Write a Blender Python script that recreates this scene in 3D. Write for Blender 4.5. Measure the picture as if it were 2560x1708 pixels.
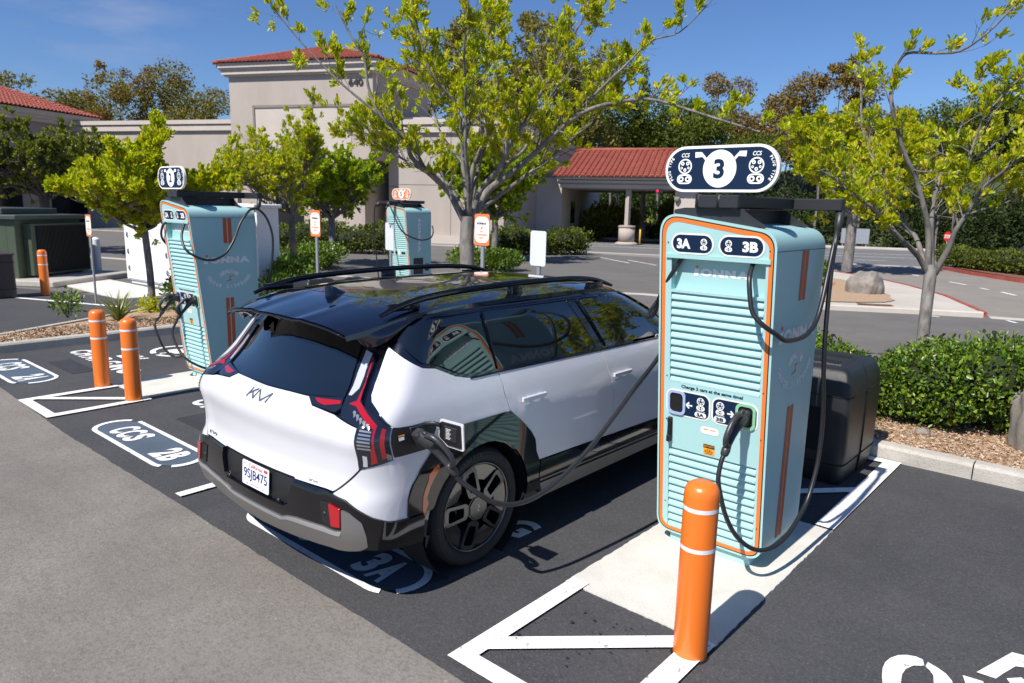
import bpy, bmesh, math, random
import numpy as np
from mathutils import Vector, Matrix
C = bpy.context.scene.collection
for o in list(bpy.data.objects): bpy.data.objects.remove(o)
R = math.radians
random.seed(7); rng = np.random.default_rng(11)

# ---------------------------------------------------------------- camera, sky, sun, exposure
yaw, pit, rol = 0.71336381, 0.1859697, 0.02349807
fwd = Vector((-math.sin(yaw)*math.cos(pit), math.cos(yaw)*math.cos(pit), -math.sin(pit)))
rt = Vector((math.cos(yaw), math.sin(yaw), 0)); up = rt.cross(fwd)
r2 = rt*math.cos(rol)+up*math.sin(rol); u2 = up*math.cos(rol)-rt*math.sin(rol)
cam = bpy.data.cameras.new('camera'); camo = bpy.data.objects.new('camera', cam); C.objects.link(camo)
mw = Matrix((r2, u2, -fwd)).transposed().to_4x4(); mw.translation = Vector((0, 0, 2.28)); camo.matrix_world = mw
cam.sensor_width = 36; cam.lens = 1796.225/2560*36; cam.clip_end = 3000; cam.clip_start = .05
cam.dof.use_dof = True; cam.dof.focus_distance = 4.9; cam.dof.aperture_fstop = 3.6
bpy.context.scene.camera = camo
sc = bpy.context.scene
sc.view_settings.view_transform = 'Standard'; sc.view_settings.look = 'None'; sc.view_settings.gamma = 1
sc.view_settings.exposure = 0.42
SUN_EL = R(50.5); SUN_ROT = R(180)
w = bpy.data.worlds.new('World'); sc.world = w; w.use_nodes = True
nt = w.node_tree; nt.nodes.clear()
out = nt.nodes.new('ShaderNodeOutputWorld'); bg = nt.nodes.new('ShaderNodeBackground')
sky = nt.nodes.new('ShaderNodeTexSky'); sky.sky_type = 'NISHITA'; sky.sun_disc = False
sky.sun_elevation = SUN_EL; sky.sun_rotation = SUN_ROT; sky.air_density = 1.0; sky.dust_density = 0.15; sky.ozone_density = 6.0; sky.altitude = 50
tc = nt.nodes.new('ShaderNodeTexCoord'); mp = nt.nodes.new('ShaderNodeMapping'); mp.inputs['Scale'].default_value = (3.2, 3.2, 13)
nz = nt.nodes.new('ShaderNodeTexNoise'); nz.inputs['Scale'].default_value = 1.9; nz.inputs['Detail'].default_value = 6; nz.inputs['Roughness'].default_value = .58
rp = nt.nodes.new('ShaderNodeValToRGB'); rp.color_ramp.elements[0].position = .5; rp.color_ramp.elements[1].position = .74
# thin wisps, only in one part of the sky (as seen over the left wing of the building)
dt = nt.nodes.new('ShaderNodeVectorMath'); dt.operation = 'DOT_PRODUCT'; dt.inputs[1].default_value = Vector((-.905, .325, .265)).normalized()
mr = nt.nodes.new('ShaderNodeMapRange'); mr.inputs[1].default_value = .986; mr.inputs[2].default_value = .9985
mu = nt.nodes.new('ShaderNodeMath'); mu.operation = 'MULTIPLY'; mu2 = nt.nodes.new('ShaderNodeMath'); mu2.operation = 'MULTIPLY'; mu2.inputs[1].default_value = .30
mx = nt.nodes.new('ShaderNodeMix'); mx.data_type = 'RGBA'; mx.inputs['B'].default_value = (7.0, 6.1, 6.3, 1)
L = nt.links.new
L(tc.outputs['Generated'], mp.inputs['Vector']); L(mp.outputs[0], nz.inputs['Vector']); L(nz.outputs['Fac'], rp.inputs[0])
L(tc.outputs['Generated'], dt.inputs[0]); L(dt.outputs['Value'], mr.inputs[0]); L(rp.outputs[0], mu.inputs[0]); L(mr.outputs[0], mu.inputs[1])
L(mu.outputs[0], mu2.inputs[0]); L(mu2.outputs[0], mx.inputs['Factor']); L(sky.outputs[0], mx.inputs['A']); L(mx.outputs['Result'], bg.inputs['Color'])
tn = nt.nodes.new('ShaderNodeMix'); tn.data_type = 'RGBA'; tn.blend_type = 'MULTIPLY'; tn.inputs['Factor'].default_value = 1; tn.inputs['B'].default_value = (.80, .93, 1.16, 1)
L(mx.outputs['Result'], tn.inputs['A']); L(tn.outputs['Result'], bg.inputs['Color'])
bg.inputs['Strength'].default_value = 0.072; L(bg.outputs[0], out.inputs['Surface'])
sl = bpy.data.lights.new('sun', 'SUN'); sl.energy = 4.8; sl.angle = R(.53); sl.color = (1, .955, .89)
so = bpy.data.objects.new('sun', sl); C.objects.link(so)
sd = Vector((-0.01, -math.cos(SUN_EL), math.sin(SUN_EL)))
so.rotation_euler = sd.to_track_quat('Z', 'Y').to_euler(); so.location = (0, -20, 30)

# ---------------------------------------------------------------- materials
def mat(name, col, rough=.5, metal=0., coat=0., var=0., vscale=4., bump=0., bscale=60., spec=.5, stretch=None, col2=None, trans=0., detail=5., emit=None, specks=None, coatr=.03):
    m = bpy.data.materials.new(name); m.use_nodes = True; n = m.node_tree; b = n.nodes['Principled BSDF']
    b.inputs['Base Color'].default_value = (*col, 1); b.inputs['Roughness'].default_value = rough; b.inputs['Metallic'].default_value = metal
    b.inputs['Coat Weight'].default_value = coat; b.inputs['Coat Roughness'].default_value = coatr; b.inputs['Specular IOR Level'].default_value = spec
    if emit: b.inputs['Emission Color'].default_value = (*emit[:3], 1); b.inputs['Emission Strength'].default_value = emit[3]
    co = n.nodes.new('ShaderNodeTexCoord'); src = co.outputs['Object']
    if stretch:
        mpp = n.nodes.new('ShaderNodeMapping'); mpp.inputs['Scale'].default_value = stretch; n.links.new(src, mpp.inputs[0]); src = mpp.outputs[0]
    cur = None
    if var > 0 or col2:
        t = n.nodes.new('ShaderNodeTexNoise'); t.inputs['Scale'].default_value = vscale; t.inputs['Detail'].default_value = detail; t.inputs['Roughness'].default_value = .6; n.links.new(src, t.inputs['Vector'])
        r = n.nodes.new('ShaderNodeValToRGB'); r.color_ramp.elements[0].position = .3; r.color_ramp.elements[1].position = .7
        c2 = col2 if col2 else tuple(min(1, c*(1+var)) for c in col); c1 = col if col2 else tuple(c*(1-var) for c in col)
        r.color_ramp.elements[0].color = (*c1, 1); r.color_ramp.elements[1].color = (*c2, 1)
        n.links.new(t.outputs['Fac'], r.inputs[0]); cur = r.outputs[0]
    if specks:
        sc_, amt, c3 = specks
        v = n.nodes.new('ShaderNodeTexNoise'); v.inputs['Scale'].default_value = sc_; v.inputs['Detail'].default_value = 2; n.links.new(src, v.inputs['Vector'])
        q = n.nodes.new('ShaderNodeMapRange'); q.inputs[1].default_value = .5; q.inputs[2].default_value = .72; q.inputs[4].default_value = amt; n.links.new(v.outputs['Fac'], q.inputs[0])
        x = n.nodes.new('ShaderNodeMix'); x.data_type = 'RGBA'; x.inputs['B'].default_value = (*c3, 1); n.links.new(q.outputs[0], x.inputs['Factor'])
        if cur: n.links.new(cur, x.inputs['A'])
        else: x.inputs['A'].default_value = (*col, 1)
        cur = x.outputs['Result']
    if cur: n.links.new(cur, b.inputs['Base Color'])
    if bump > 0:
        t = n.nodes.new('ShaderNodeTexNoise'); t.inputs['Scale'].default_value = bscale; t.inputs['Detail'].default_value = 4; n.links.new(src, t.inputs['Vector'])
        bp = n.nodes.new('ShaderNodeBump'); bp.inputs['Strength'].default_value = bump; bp.inputs['Distance'].default_value = .01
        n.links.new(t.outputs['Fac'], bp.inputs['Height']); n.links.new(bp.outputs[0], b.inputs['Normal'])
    return m
def leafmat(name, cols, trans=.35, rough=.45, tint=(1.25, 1.25, .45)):
    """per-leaf colour: every leaf is its own mesh island"""
    m = bpy.data.materials.new(name); m.use_nodes = True; n = m.node_tree; b = n.nodes['Principled BSDF']; o = n.nodes['Material Output']
    g = n.nodes.new('ShaderNodeNewGeometry'); r = n.nodes.new('ShaderNodeValToRGB'); e = r.color_ramp.elements
    k = len(cols)
    e[0].position = 0; e[0].color = (*cols[0], 1); e[1].position = 1; e[1].color = (*cols[-1], 1)
    for i in range(1, k-1): q = e.new(i/(k-1)); q.color = (*cols[i], 1)
    n.links.new(g.outputs['Random Per Island'], r.inputs[0]); n.links.new(r.outputs[0], b.inputs['Base Color'])
    b.inputs['Roughness'].default_value = rough; b.inputs['Specular IOR Level'].default_value = .5 if rough < .5 else .12
    t = n.nodes.new('ShaderNodeBsdfTranslucent'); mxx = n.nodes.new('ShaderNodeMixShader'); mxx.inputs[0].default_value = trans
    cm = n.nodes.new('ShaderNodeMix'); cm.data_type = 'RGBA'; cm.blend_type = 'MULTIPLY'; cm.inputs['Factor'].default_value = 1; cm.inputs['B'].default_value = (*tint, 1)
    n.links.new(r.outputs[0], cm.inputs['A']); n.links.new(cm.outputs['Result'], t.inputs['Color'])
    n.links.new(b.outputs[0], mxx.inputs[1]); n.links.new(t.outputs[0], mxx.inputs[2]); n.links.new(mxx.outputs[0], o.inputs['Surface'])
    return m
def asphalt(name, c1, c2, c3, patch=.5):
    """aggregate-speckled asphalt with soft wear and a few fine streaks"""
    m = bpy.data.materials.new(name); m.use_nodes = True; n = m.node_tree; b = n.nodes['Principled BSDF']
    co = n.nodes.new('ShaderNodeTexCoord')
    def noise(scale, det, rough=.6, st=None):
        src = co.outputs['Object']
        if st: q = n.nodes.new('ShaderNodeMapping'); q.inputs['Scale'].default_value = st; q.inputs['Rotation'].default_value = (0, 0, .25); n.links.new(src, q.inputs[0]); src = q.outputs[0]
        t = n.nodes.new('ShaderNodeTexNoise'); t.inputs['Scale'].default_value = scale; t.inputs['Detail'].default_value = det; t.inputs['Roughness'].default_value = rough; n.links.new(src, t.inputs['Vector']); return t.outputs['Fac']
    def rng_(f, a, bb, lo=0., hi=1.):
        q = n.nodes.new('ShaderNodeMapRange'); q.inputs[1].default_value = a; q.inputs[2].default_value = bb; q.inputs[3].default_value = lo; q.inputs[4].default_value = hi; n.links.new(f, q.inputs[0]); return q.outputs[0]
    def mixc(f, A, Bc):
        x = n.nodes.new('ShaderNodeMix'); x.data_type = 'RGBA'; n.links.new(f, x.inputs['Factor'])
        if isinstance(A, tuple): x.inputs['A'].default_value = (*A, 1)
        else: n.links.new(A, x.inputs['A'])
        if isinstance(Bc, tuple): x.inputs['B'].default_value = (*Bc, 1)
        else: n.links.new(Bc, x.inputs['B'])
        return x.outputs['Result']
    base = mixc(rng_(noise(.9, 6, .65), .36, .66), c1, c2)
    base = mixc(rng_(noise(.5, 5, .7, (1, 5, 1)), .5, .75, 0, patch), base, tuple(c*.72 for c in c1))
    base = mixc(rng_(noise(55, 3), .45, .62, 0, .45), base, tuple(c*.5 for c in c1))
    base = mixc(rng_(noise(110, 2), .55, .68, 0, .55), base, c3)
    base = mixc(rng_(noise(38, 2), .68, .78, 0, .45), base, tuple(min(1, c*1.3) for c in c3))
    base = mixc(rng_(noise(.28, 3, .5), .45, .7, 0, .30), base, tuple(c*.78 for c in c1))
    base = mixc(rng_(noise(1.7, 4, .6, (1, .25, 1)), .60, .74, 0, .28), base, tuple(c*.6 for c in c1))
    base = mixc(rng_(noise(5.3, 6, .75), .66, .74, 0, .3), base, tuple(c*.35 for c in c1))
    n.links.new(base, b.inputs['Base Color']); b.inputs['Roughness'].default_value = .85; b.inputs['Specular IOR Level'].default_value = .3
    bp = n.nodes.new('ShaderNodeBump'); bp.inputs['Strength'].default_value = .7; bp.inputs['Distance'].default_value = .006
    n.links.new(noise(75, 4), bp.inputs['Height']); n.links.new(bp.outputs[0], b.inputs['Normal'])
    return m
def edgepaint(name, col, under, size=26.):
    """road paint, thin and worn in small pits where the aggregate shows"""
    m = bpy.data.materials.new(name); m.use_nodes = True; n = m.node_tree; b = n.nodes['Principled BSDF']
    co = n.nodes.new('ShaderNodeTexCoord'); t = n.nodes.new('ShaderNodeTexNoise'); t.inputs['Scale'].default_value = size; t.inputs['Detail'].default_value = 6; t.inputs['Roughness'].default_value = .7
    n.links.new(co.outputs['Object'], t.inputs['Vector'])
    q = n.nodes.new('ShaderNodeMapRange'); q.inputs[1].default_value = .345; q.inputs[2].default_value = .40; n.links.new(t.outputs['Fac'], q.inputs[0])
    t2 = n.nodes.new('ShaderNodeTexNoise'); t2.inputs['Scale'].default_value = 2.2; t2.inputs['Detail'].default_value = 5; n.links.new(co.outputs['Object'], t2.inputs['Vector'])
    r = n.nodes.new('ShaderNodeValToRGB'); r.color_ramp.elements[0].position = .3; r.color_ramp.elements[0].color = (*[c*.84 for c in col], 1); r.color_ramp.elements[1].position = .6; r.color_ramp.elements[1].color = (*col, 1); n.links.new(t2.outputs['Fac'], r.inputs[0])
    x = n.nodes.new('ShaderNodeMix'); x.data_type = 'RGBA'; x.inputs['A'].default_value = (*under, 1); n.links.new(r.outputs[0], x.inputs['B']); n.links.new(q.outputs[0], x.inputs['Factor']); n.links.new(x.outputs['Result'], b.inputs['Base Color'])
    b.inputs['Roughness'].default_value = .6
    bp = n.nodes.new('ShaderNodeBump'); bp.inputs['Strength'].default_value = .35; bp.inputs['Distance'].default_value = .004
    t3 = n.nodes.new('ShaderNodeTexNoise'); t3.inputs['Scale'].default_value = 90; n.links.new(co.outputs['Object'], t3.inputs['Vector'])
    n.links.new(t3.outputs['Fac'], bp.inputs['Height']); n.links.new(bp.outputs[0], b.inputs['Normal'])
    return m
M = dict(
 new_asphalt=asphalt('new_asphalt', (.055, .055, .059), (.074, .073, .077), (.14, .14, .145), .35),
 old_asphalt=asphalt('old_asphalt', (.175, .158, .141), (.240, .219, .196), (.37, .34, .305), .5),
 drive=asphalt('driveway_asphalt', (.135, .125, .117), (.17, .158, .148), (.24, .23, .215), .3),
 drive2=asphalt('faded_driveway', (.235, .21, .185), (.28, .255, .225), (.34, .31, .28), .3),
 road=asphalt('road_asphalt', (.15, .148, .146), (.18, .177, .173), (.26, .255, .25), .2),
 concrete=mat('concrete', (.60, .575, .52), .8, var=.1, vscale=3.5, bump=.25, bscale=120, specks=(70, .3, (.36, .34, .3)), detail=8),
 curb=mat('curb_concrete', (.43, .40, .355), .85, var=.16, vscale=3, bump=.5, bscale=50, specks=(40, .4, (.26, .24, .21)), detail=8),
 paint=edgepaint('white_road_paint', (.84, .84, .83), (.30, .30, .31)),
 bpaint=edgepaint('slate_blue_road_paint', (.082, .112, .15), (.06, .065, .07)),
 dpatch=mat('dark_sealer', (.034, .034, .038), .7, bump=.3, bscale=80, var=.2, vscale=6),
 mulch=mat('mulch', (.30, .19, .115), .95, var=.55, vscale=38, bump=1., bscale=40, col2=(.52, .37, .24), specks=(22, .6, (.12, .075, .05))),
 redmulch=mat('red_bark', (.13, .055, .035), .95, var=.4, vscale=20, bump=.8, bscale=30, col2=(.22, .11, .07)),
 redpaint=mat('red_curb_paint', (.33, .07, .055), .7, var=.2, vscale=3),
 teal=mat('teal_paint', (.37, .60, .59), .42, var=.02, vscale=2, spec=.4),
 teal_dark=mat('teal_gap', (.02, .10, .12), .7),
 orange=mat('orange_trim', (.77, .19, .03), .45),
 stripe=mat('orange_stripe', (.55, .105, .03), .5),
 bollard=mat('orange_sleeve', (.80, .175, .018), .33, var=.03, vscale=3, coat=.25, coatr=.25),
 tape=mat('reflective_tape', (.74, .74, .76), .35),
 navy=mat('navy_print', (.004, .018, .052), .5, spec=.25),
 offwhite=mat('off_white_print', (.84, .81, .74), .45),
 white=mat('white_print', (.88, .88, .86), .4),
 greyprint=mat('pale_grey_print', (.84, .83, .80), .5),
 black=mat('black_plastic', (.012, .012, .013), .45, bump=.1, bscale=200),
 bmetal=mat('charcoal_metal', (.025, .025, .029), .42, bump=.08, bscale=300, spec=.5),
 cable=mat('cable_rubber', (.018, .018, .02), .38),
 glossblack=mat('gloss_black_paint', (.004, .0055, .014), .12, coat=1., coatr=.02, spec=.6),
 trimblack=mat('gloss_trim', (.004, .004, .006), .09, coat=.5, coatr=.02, spec=.35),
 carwhite=mat('white_car_paint', (.66, .66, .69), .34, coat=1., coatr=.015, spec=.5),
 glass=mat('tinted_glass', (.004, .006, .007), .03, spec=1.0, coat=1., coatr=.0),
 skid=mat('satin_silver_trim', (.30, .29, .28), .38, metal=.75),
 rubber=mat('tyre_rubber', (.018, .018, .019), .78, bump=.25, bscale=90),
 dark=mat('underbody', (.004, .004, .004), .9),
 rim=mat('gloss_rim', (.007, .007, .01), .12, coat=1., coatr=.03),
 rimgrey=mat('machined_rim', (.10, .10, .105), .16, metal=.9),
 chrome=mat('dark_chrome', (.17, .18, .21), .35, metal=.6),
 red=mat('red_lens', (.38, .004, .01), .12, coat=1.),
 redglow=mat('bright_red_lens', (.36, .006, .014), .1, coat=1.),
 clear=mat('clear_lens', (.62, .64, .68), .12, metal=.3, coat=1.),
 lensdark=mat('smoked_lens', (.01, .013, .022), .06, coat=1.),
 plate=mat('plate_white', (.82, .82, .83), .4), plateblue=mat('plate_blue', (.012, .03, .16), .5), platered=mat('plate_red', (.55, .05, .04), .5),
 grey=mat('zinc_steel', (.40, .42, .45), .42, metal=.5, var=.08, vscale=9),
 signback=mat('sign_white', (.66, .68, .72), .45),
 sigorange=mat('sign_orange', (.80, .20, .06), .5), sigtext=mat('sign_black', (.02, .02, .02), .5),
 yellow=mat('warning_orange', (.88, .36, .02), .5),
 stucco=mat('beige_stucco', (.40, .345, .30), .9, var=.10, vscale=.7, bump=.3, bscale=25, detail=9, stretch=(1, 1, .35)),
 stucco2=mat('beige_trim', (.50, .44, .385), .85, var=.05, vscale=1.), stucco3=mat('taupe_stucco', (.30, .25, .225), .9, var=.06, vscale=1.2, bump=.2, bscale=25),
 window=mat('dark_window', (.012, .012, .014), .1), joint=mat('stucco_joint', (.22, .19, .165), .9),
 tile=mat('clay_tile', (.25, .055, .035), .75, var=.3, vscale=1.6, col2=(.33, .085, .055), bump=.3, bscale=8, specks=(3.3, .5, (.22, .05, .035))),
 bark=mat('grey_bark', (.10, .09, .08), .9, var=.4, vscale=9, bump=1., bscale=22, stretch=(1, 1, .3), col2=(.27, .25, .23), specks=(16, .7, (.07, .06, .055)), detail=9),
 barkd=mat('brown_bark', (.085, .068, .055), .9, var=.4, vscale=6, bump=.6, bscale=12, stretch=(1, 1, .3)),
 stone=mat('boulder_stone', (.15, .135, .12), .9, var=.35, vscale=3, bump=1., bscale=9, col2=(.32, .285, .25), specks=(9, .5, (.14, .125, .115)), detail=9),
 bin=mat('bin_plastic', (.018, .018, .020), .38, bump=.3, bscale=260, var=.3, vscale=3),
 binbrown=mat('bin_brown', (.05, .038, .034), .55, bump=.2, bscale=200),
 cabgreen=mat('utility_green', (.060, .080, .048), .5, var=.06, vscale=1.5), cabroof=mat('utility_roof', (.055, .07, .06), .45), louv=mat('dark_louvre', (.010, .011, .010), .6),
 cabwhite=mat('cabinet_white', (.80, .81, .83), .4, var=.015, vscale=2),
 sidewalk=mat('sidewalk', (.47, .43, .375), .9, var=.12, vscale=.8, bump=.2, bscale=10, detail=8),
 yellowp=mat('yellow_post', (.72, .42, .02), .5),
 carblue=mat('blue_car', (.05, .07, .12), .2, coat=1), carsilver=mat('silver_car', (.42, .46, .52), .25, metal=.5, coat=1),
 soil=mat('field_soil', (.12, .10, .06), .95, var=.4, vscale=.3),
)
M['leafC'] = leafmat('bright_leaf', [(.22, .33, .010), (.40, .50, .010), (.56, .60, .018), (.68, .63, .03), (.66, .52, .04), (.32, .44, .012), (.48, .55, .014)], .55)
M['leafG'] = leafmat('green_leaf', [(.14, .26, .012), (.27, .42, .010), (.42, .53, .014), (.54, .58, .02), (.18, .32, .014), (.58, .50, .035)], .5)
M['leafD'] = leafmat('dull_leaf', [(.09, .13, .022), (.16, .20, .03), (.25, .28, .035), (.34, .34, .05), (.13, .17, .025)], .35)
M['leafH'] = leafmat('hedge_leaf', [(.035, .085, .010), (.075, .155, .013), (.15, .25, .018), (.27, .36, .03), (.045, .10, .012), (.10, .15, .02)], .25, .36)
M['leafF'] = leafmat('forest_leaf', [(.055, .085, .016), (.09, .125, .022), (.135, .17, .028), (.19, .21, .035), (.07, .10, .018)], .3, .6)
M['leafE'] = leafmat('olive_leaf', [(.13, .13, .030), (.20, .18, .045), (.28, .235, .065), (.17, .165, .035), (.33, .26, .08)], .3, .6)
M['leafR'] = leafmat('russet_leaf', [(.17, .115, .04), (.26, .16, .055), (.34, .21, .07), (.18, .15, .04), (.14, .135, .035)], .3, .6)
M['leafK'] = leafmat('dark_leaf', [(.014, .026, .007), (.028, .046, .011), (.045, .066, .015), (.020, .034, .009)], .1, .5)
M['bezelb'] = mat('bezel_blue', (.36, .45, .66), .3, coat=.5); M['bezelg'] = mat('bezel_green', (.25, .55, .33), .3, coat=.5)
M['plug'] = mat('plug_plastic', (.035, .035, .038), .36, bump=.08, bscale=300)
M['flax'] = leafmat('strap_leaf', [(.13, .17, .045), (.22, .26, .07), (.10, .13, .04), (.33, .32, .12)], .3, .4)
M['dry'] = leafmat('dry_leaf', [(.30, .10, .04), (.22, .09, .04), (.38, .2, .09)], .1, .8)

# ---------------------------------------------------------------- mesh helpers
class MB:
    def __init__(s): s.v = []; s.f = []; s.mi = []; s.sm = []
    def add(s, vs, fs, mi=0, sm=False):
        b = len(s.v); s.v += [tuple(v) for v in vs]
        for f in fs: s.f.append([b+i for i in f]); s.mi.append(mi); s.sm.append(sm)
        return s
    def box(s, x0, x1, y0, y1, z0, z1, mi=0, M4=None):
        vs = [(x, y, z) for z in (z0, z1) for y in (y0, y1) for x in (x0, x1)]
        if M4 is not None: vs = [tuple(M4 @ Vector(v)) for v in vs]
        return s.add(vs, [(0, 2, 3, 1), (4, 5, 7, 6), (0, 1, 5, 4), (2, 6, 7, 3), (0, 4, 6, 2), (1, 3, 7, 5)], mi)
    def rbox(s, x0, x1, y0, y1, z0, z1, r=.01, mi=0, M4=None):
        """box with chamfered edges"""
        vs = []; idx = {}
        X, Y, Z = (x0, x1), (y0, y1), (z0, z1)
        for i in (0, 1):
            for j in (0, 1):
                for k in (0, 1):
                    sx, sy, sz = (1, -1)[i], (1, -1)[j], (1, -1)[k]
                    for a in range(3):
                        p = [X[i]+sx*r, Y[j]+sy*r, Z[k]+sz*r]; p[a] = (X[i], Y[j], Z[k])[a]
                        idx[i, j, k, a] = len(vs); vs.append(tuple(p))
        fs = []
        for i in (0, 1):
            fs.append([idx[i, 0, 0, 0], idx[i, 1, 0, 0], idx[i, 1, 1, 0], idx[i, 0, 1, 0]]); fs.append([idx[0, i, 0, 1], idx[1, i, 0, 1], idx[1, i, 1, 1], idx[0, i, 1, 1]]); fs.append([idx[0, 0, i, 2], idx[1, 0, i, 2], idx[1, 1, i, 2], idx[0, 1, i, 2]])
        for i in (0, 1):
            for j in (0, 1):
                fs.append([idx[i, j, 0, 0], idx[i, j, 1, 0], idx[i, j, 1, 1], idx[i, j, 0, 1]]); fs.append([idx[i, 0, j, 0], idx[i, 1, j, 0], idx[i, 1, j, 2], idx[i, 0, j, 2]]); fs.append([idx[0, i, j, 1], idx[1, i, j, 1], idx[1, i, j, 2], idx[0, i, j, 2]])
                for k in (0, 1): fs.append([idx[i, j, k, 0], idx[i, j, k, 1], idx[i, j, k, 2]])
        if M4 is not None: vs = [tuple(M4 @ Vector(v)) for v in vs]
        return s.add(vs, fs, mi)
    def lathe(s, prof, n=24, c=(0, 0, 0), axis='z', mi=0, sm=True, cap=True):
        vs = []
        for r, h in prof:
            for i in range(n):
                a = 2*math.pi*i/n; p = (r*math.cos(a), r*math.sin(a), h)
                if axis == 'x': p = (h, r*math.cos(a), r*math.sin(a))
                if axis == 'y': p = (r*math.cos(a), h, r*math.sin(a))
                vs.append((p[0]+c[0], p[1]+c[1], p[2]+c[2]))
        fs = [(k*n+i, k*n+(i+1) % n, (k+1)*n+(i+1) % n, (k+1)*n+i) for k in range(len(prof)-1) for i in range(n)]
        s.add(vs, fs, mi, sm)
        if cap:
            b = len(s.v)-len(vs)
            for k in (0, len(prof)-1):
                if prof[k][0] > 1e-4: s.f.append([b+k*n+i for i in range(n)]); s.mi.append(mi); s.sm.append(False)
        return s
    def tube(s, pts, rad, n=10, mi=0, smooth=0, caps=True, sx=1.):
        pts = [Vector(p) for p in pts]
        if not hasattr(rad, '__len__'): rad = [rad]*len(pts)
        if smooth: pts, rad = catmull(pts, rad, smooth)
        vs = []; up_ = Vector((0.03, .02, 1)).normalized(); N = None
        for i, p in enumerate(pts):
            t = (pts[min(i+1, len(pts)-1)]-pts[max(i-1, 0)]);
            if t.length < 1e-9: t = Vector((0, 0, 1))
            t.normalize()
            if N is None:
                N = t.cross(up_)
                if N.length < .1: N = t.cross(Vector((1, 0, 0)))
                N.normalize()
            else:
                N = N-t*N.dot(t); N.normalize()
            Bn = t.cross(N)
            for k in range(n):
                a = 2*math.pi*k/n; vs.append(tuple(p+N*(math.cos(a)*rad[i]*sx)+Bn*(math.sin(a)*rad[i])))
        m = len(pts)
        fs = [(k*n+i, k*n+(i+1) % n, (k+1)*n+(i+1) % n, (k+1)*n+i) for k in range(m-1) for i in range(n)]
        if caps: fs += [tuple(range(n))[::-1], tuple((m-1)*n+i for i in range(n))]
        return s.add(vs, fs, mi, True)
    def prism(s, poly, h0, h1, f, mi=0, sm=False):
        """extrude 2-D polygon between depths h0,h1; f(x,y,h)->3d"""
        n = len(poly); vs = [f(x, y, h0) for x, y in poly]+[f(x, y, h1) for x, y in poly]
        s.add(vs, [tuple(range(n)), tuple(range(n, 2*n))[::-1]], mi)
        b = len(s.v)-2*n
        for i in range(n): s.f.append([b+i, b+n+i, b+n+(i+1) % n, b+(i+1) % n]); s.mi.append(mi); s.sm.append(sm)
        return s
    def build(s, name, mats, parent=None, loc=(0, 0, 0), shift=None, fixn=True, ang=None):
        me = bpy.data.meshes.new(name); v = s.v
        if shift is not None: v = [(a[0]-shift[0], a[1]-shift[1], a[2]-shift[2]) for a in v]
        me.from_pydata(v, [], s.f)
        if not isinstance(mats, (list, tuple)): mats = [mats]
        for m in mats: me.materials.append(M[m] if isinstance(m, str) else m)
        me.polygons.foreach_set('material_index', s.mi); me.polygons.foreach_set('use_smooth', [True]*len(s.f) if ang else s.sm)
        if fixn:
            b = bmesh.new(); b.from_mesh(me); bmesh.ops.recalc_face_normals(b, faces=b.faces[:]); b.to_mesh(me); b.free()
        if ang: me.set_sharp_from_angle(angle=R(ang))
        me.update()
        o = bpy.data.objects.new(name, me); C.objects.link(o); o.location = loc
        if parent: o.parent = parent
        return o
def catmull(P, rd, k):
    o = []; ro = []; n = len(P)
    for i in range(n-1):
        p0, p1, p2, p3 = P[max(i-1, 0)], P[i], P[i+1], P[min(i+2, n-1)]
        for j in range(k):
            t = j/k
            o.append(.5*((2*p1)+(p2-p0)*t+(2*p0-5*p1+4*p2-p3)*t*t+(3*p1-p0-3*p2+p3)*t**3)); ro.append(rd[i]*(1-t)+rd[i+1]*t)
    o.append(P[-1]); ro.append(rd[-1]); return o, ro
def empty(name, loc, label, cat, group=None, rz=0):
    o = bpy.data.objects.new(name, None); C.objects.link(o); o.location = loc; o.rotation_euler = (0, 0, rz); o.empty_display_size = .2
    return tag(o, label, cat, group)
def tag(o, label, cat, group=None):
    o['label'] = label; o['category'] = cat
    if group: o['group'] = group
    return o
def struct(o, kind='structure'): o['kind'] = kind; return o
def copy_tree(o, parent=None):
    c = o.copy(); C.objects.link(c)
    if parent: c.parent = parent
    for ch in list(o.children): copy_tree(ch, c)
    return c
def rrect(x0, x1, y0, y1, r, n=6):
    rs = r if hasattr(r, '__len__') else (r, r, r, r); o = []
    for (cx, cy, a0, rr) in ((x1-rs[0], y0+rs[0], -90, rs[0]), (x1-rs[1], y1-rs[1], 0, rs[1]), (x0+rs[2], y1-rs[2], 90, rs[2]), (x0+rs[3], y0+rs[3], 180, rs[3])):
        for i in range(n+1):
            a = R(a0+90*i/n); o.append((cx+rr*math.cos(a), cy+rr*math.sin(a)))
    return o
def roundpoly(P, r, n=5):
    o = []; m = len(P)
    for i in range(m):
        p = Vector(P[i][:2]); a = Vector(P[i-1][:2])-p; b = Vector(P[(i+1) % m][:2])-p
        rr = r[i] if hasattr(r, '__len__') else r
        la, lb = a.length, b.length
        if la < 1e-9 or lb < 1e-9 or rr <= 0: o.append(tuple(p)); continue
        a.normalize(); b.normalize(); ang = a.angle(b); d = min(rr/max(math.tan(ang/2), .05), la*.45, lb*.45)
        p0, p2 = p+a*d, p+b*d
        for k in range(n+1):
            t = k/n; q = p0*(1-t)**2+p*2*t*(1-t)+p2*t*t; o.append(tuple(q))
    return o
def circ(cx, cy, r, n=20, ry=None): return [(cx+r*math.cos(2*math.pi*i/n), cy+(ry or r)*math.sin(2*math.pi*i/n)) for i in range(n)]

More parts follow.
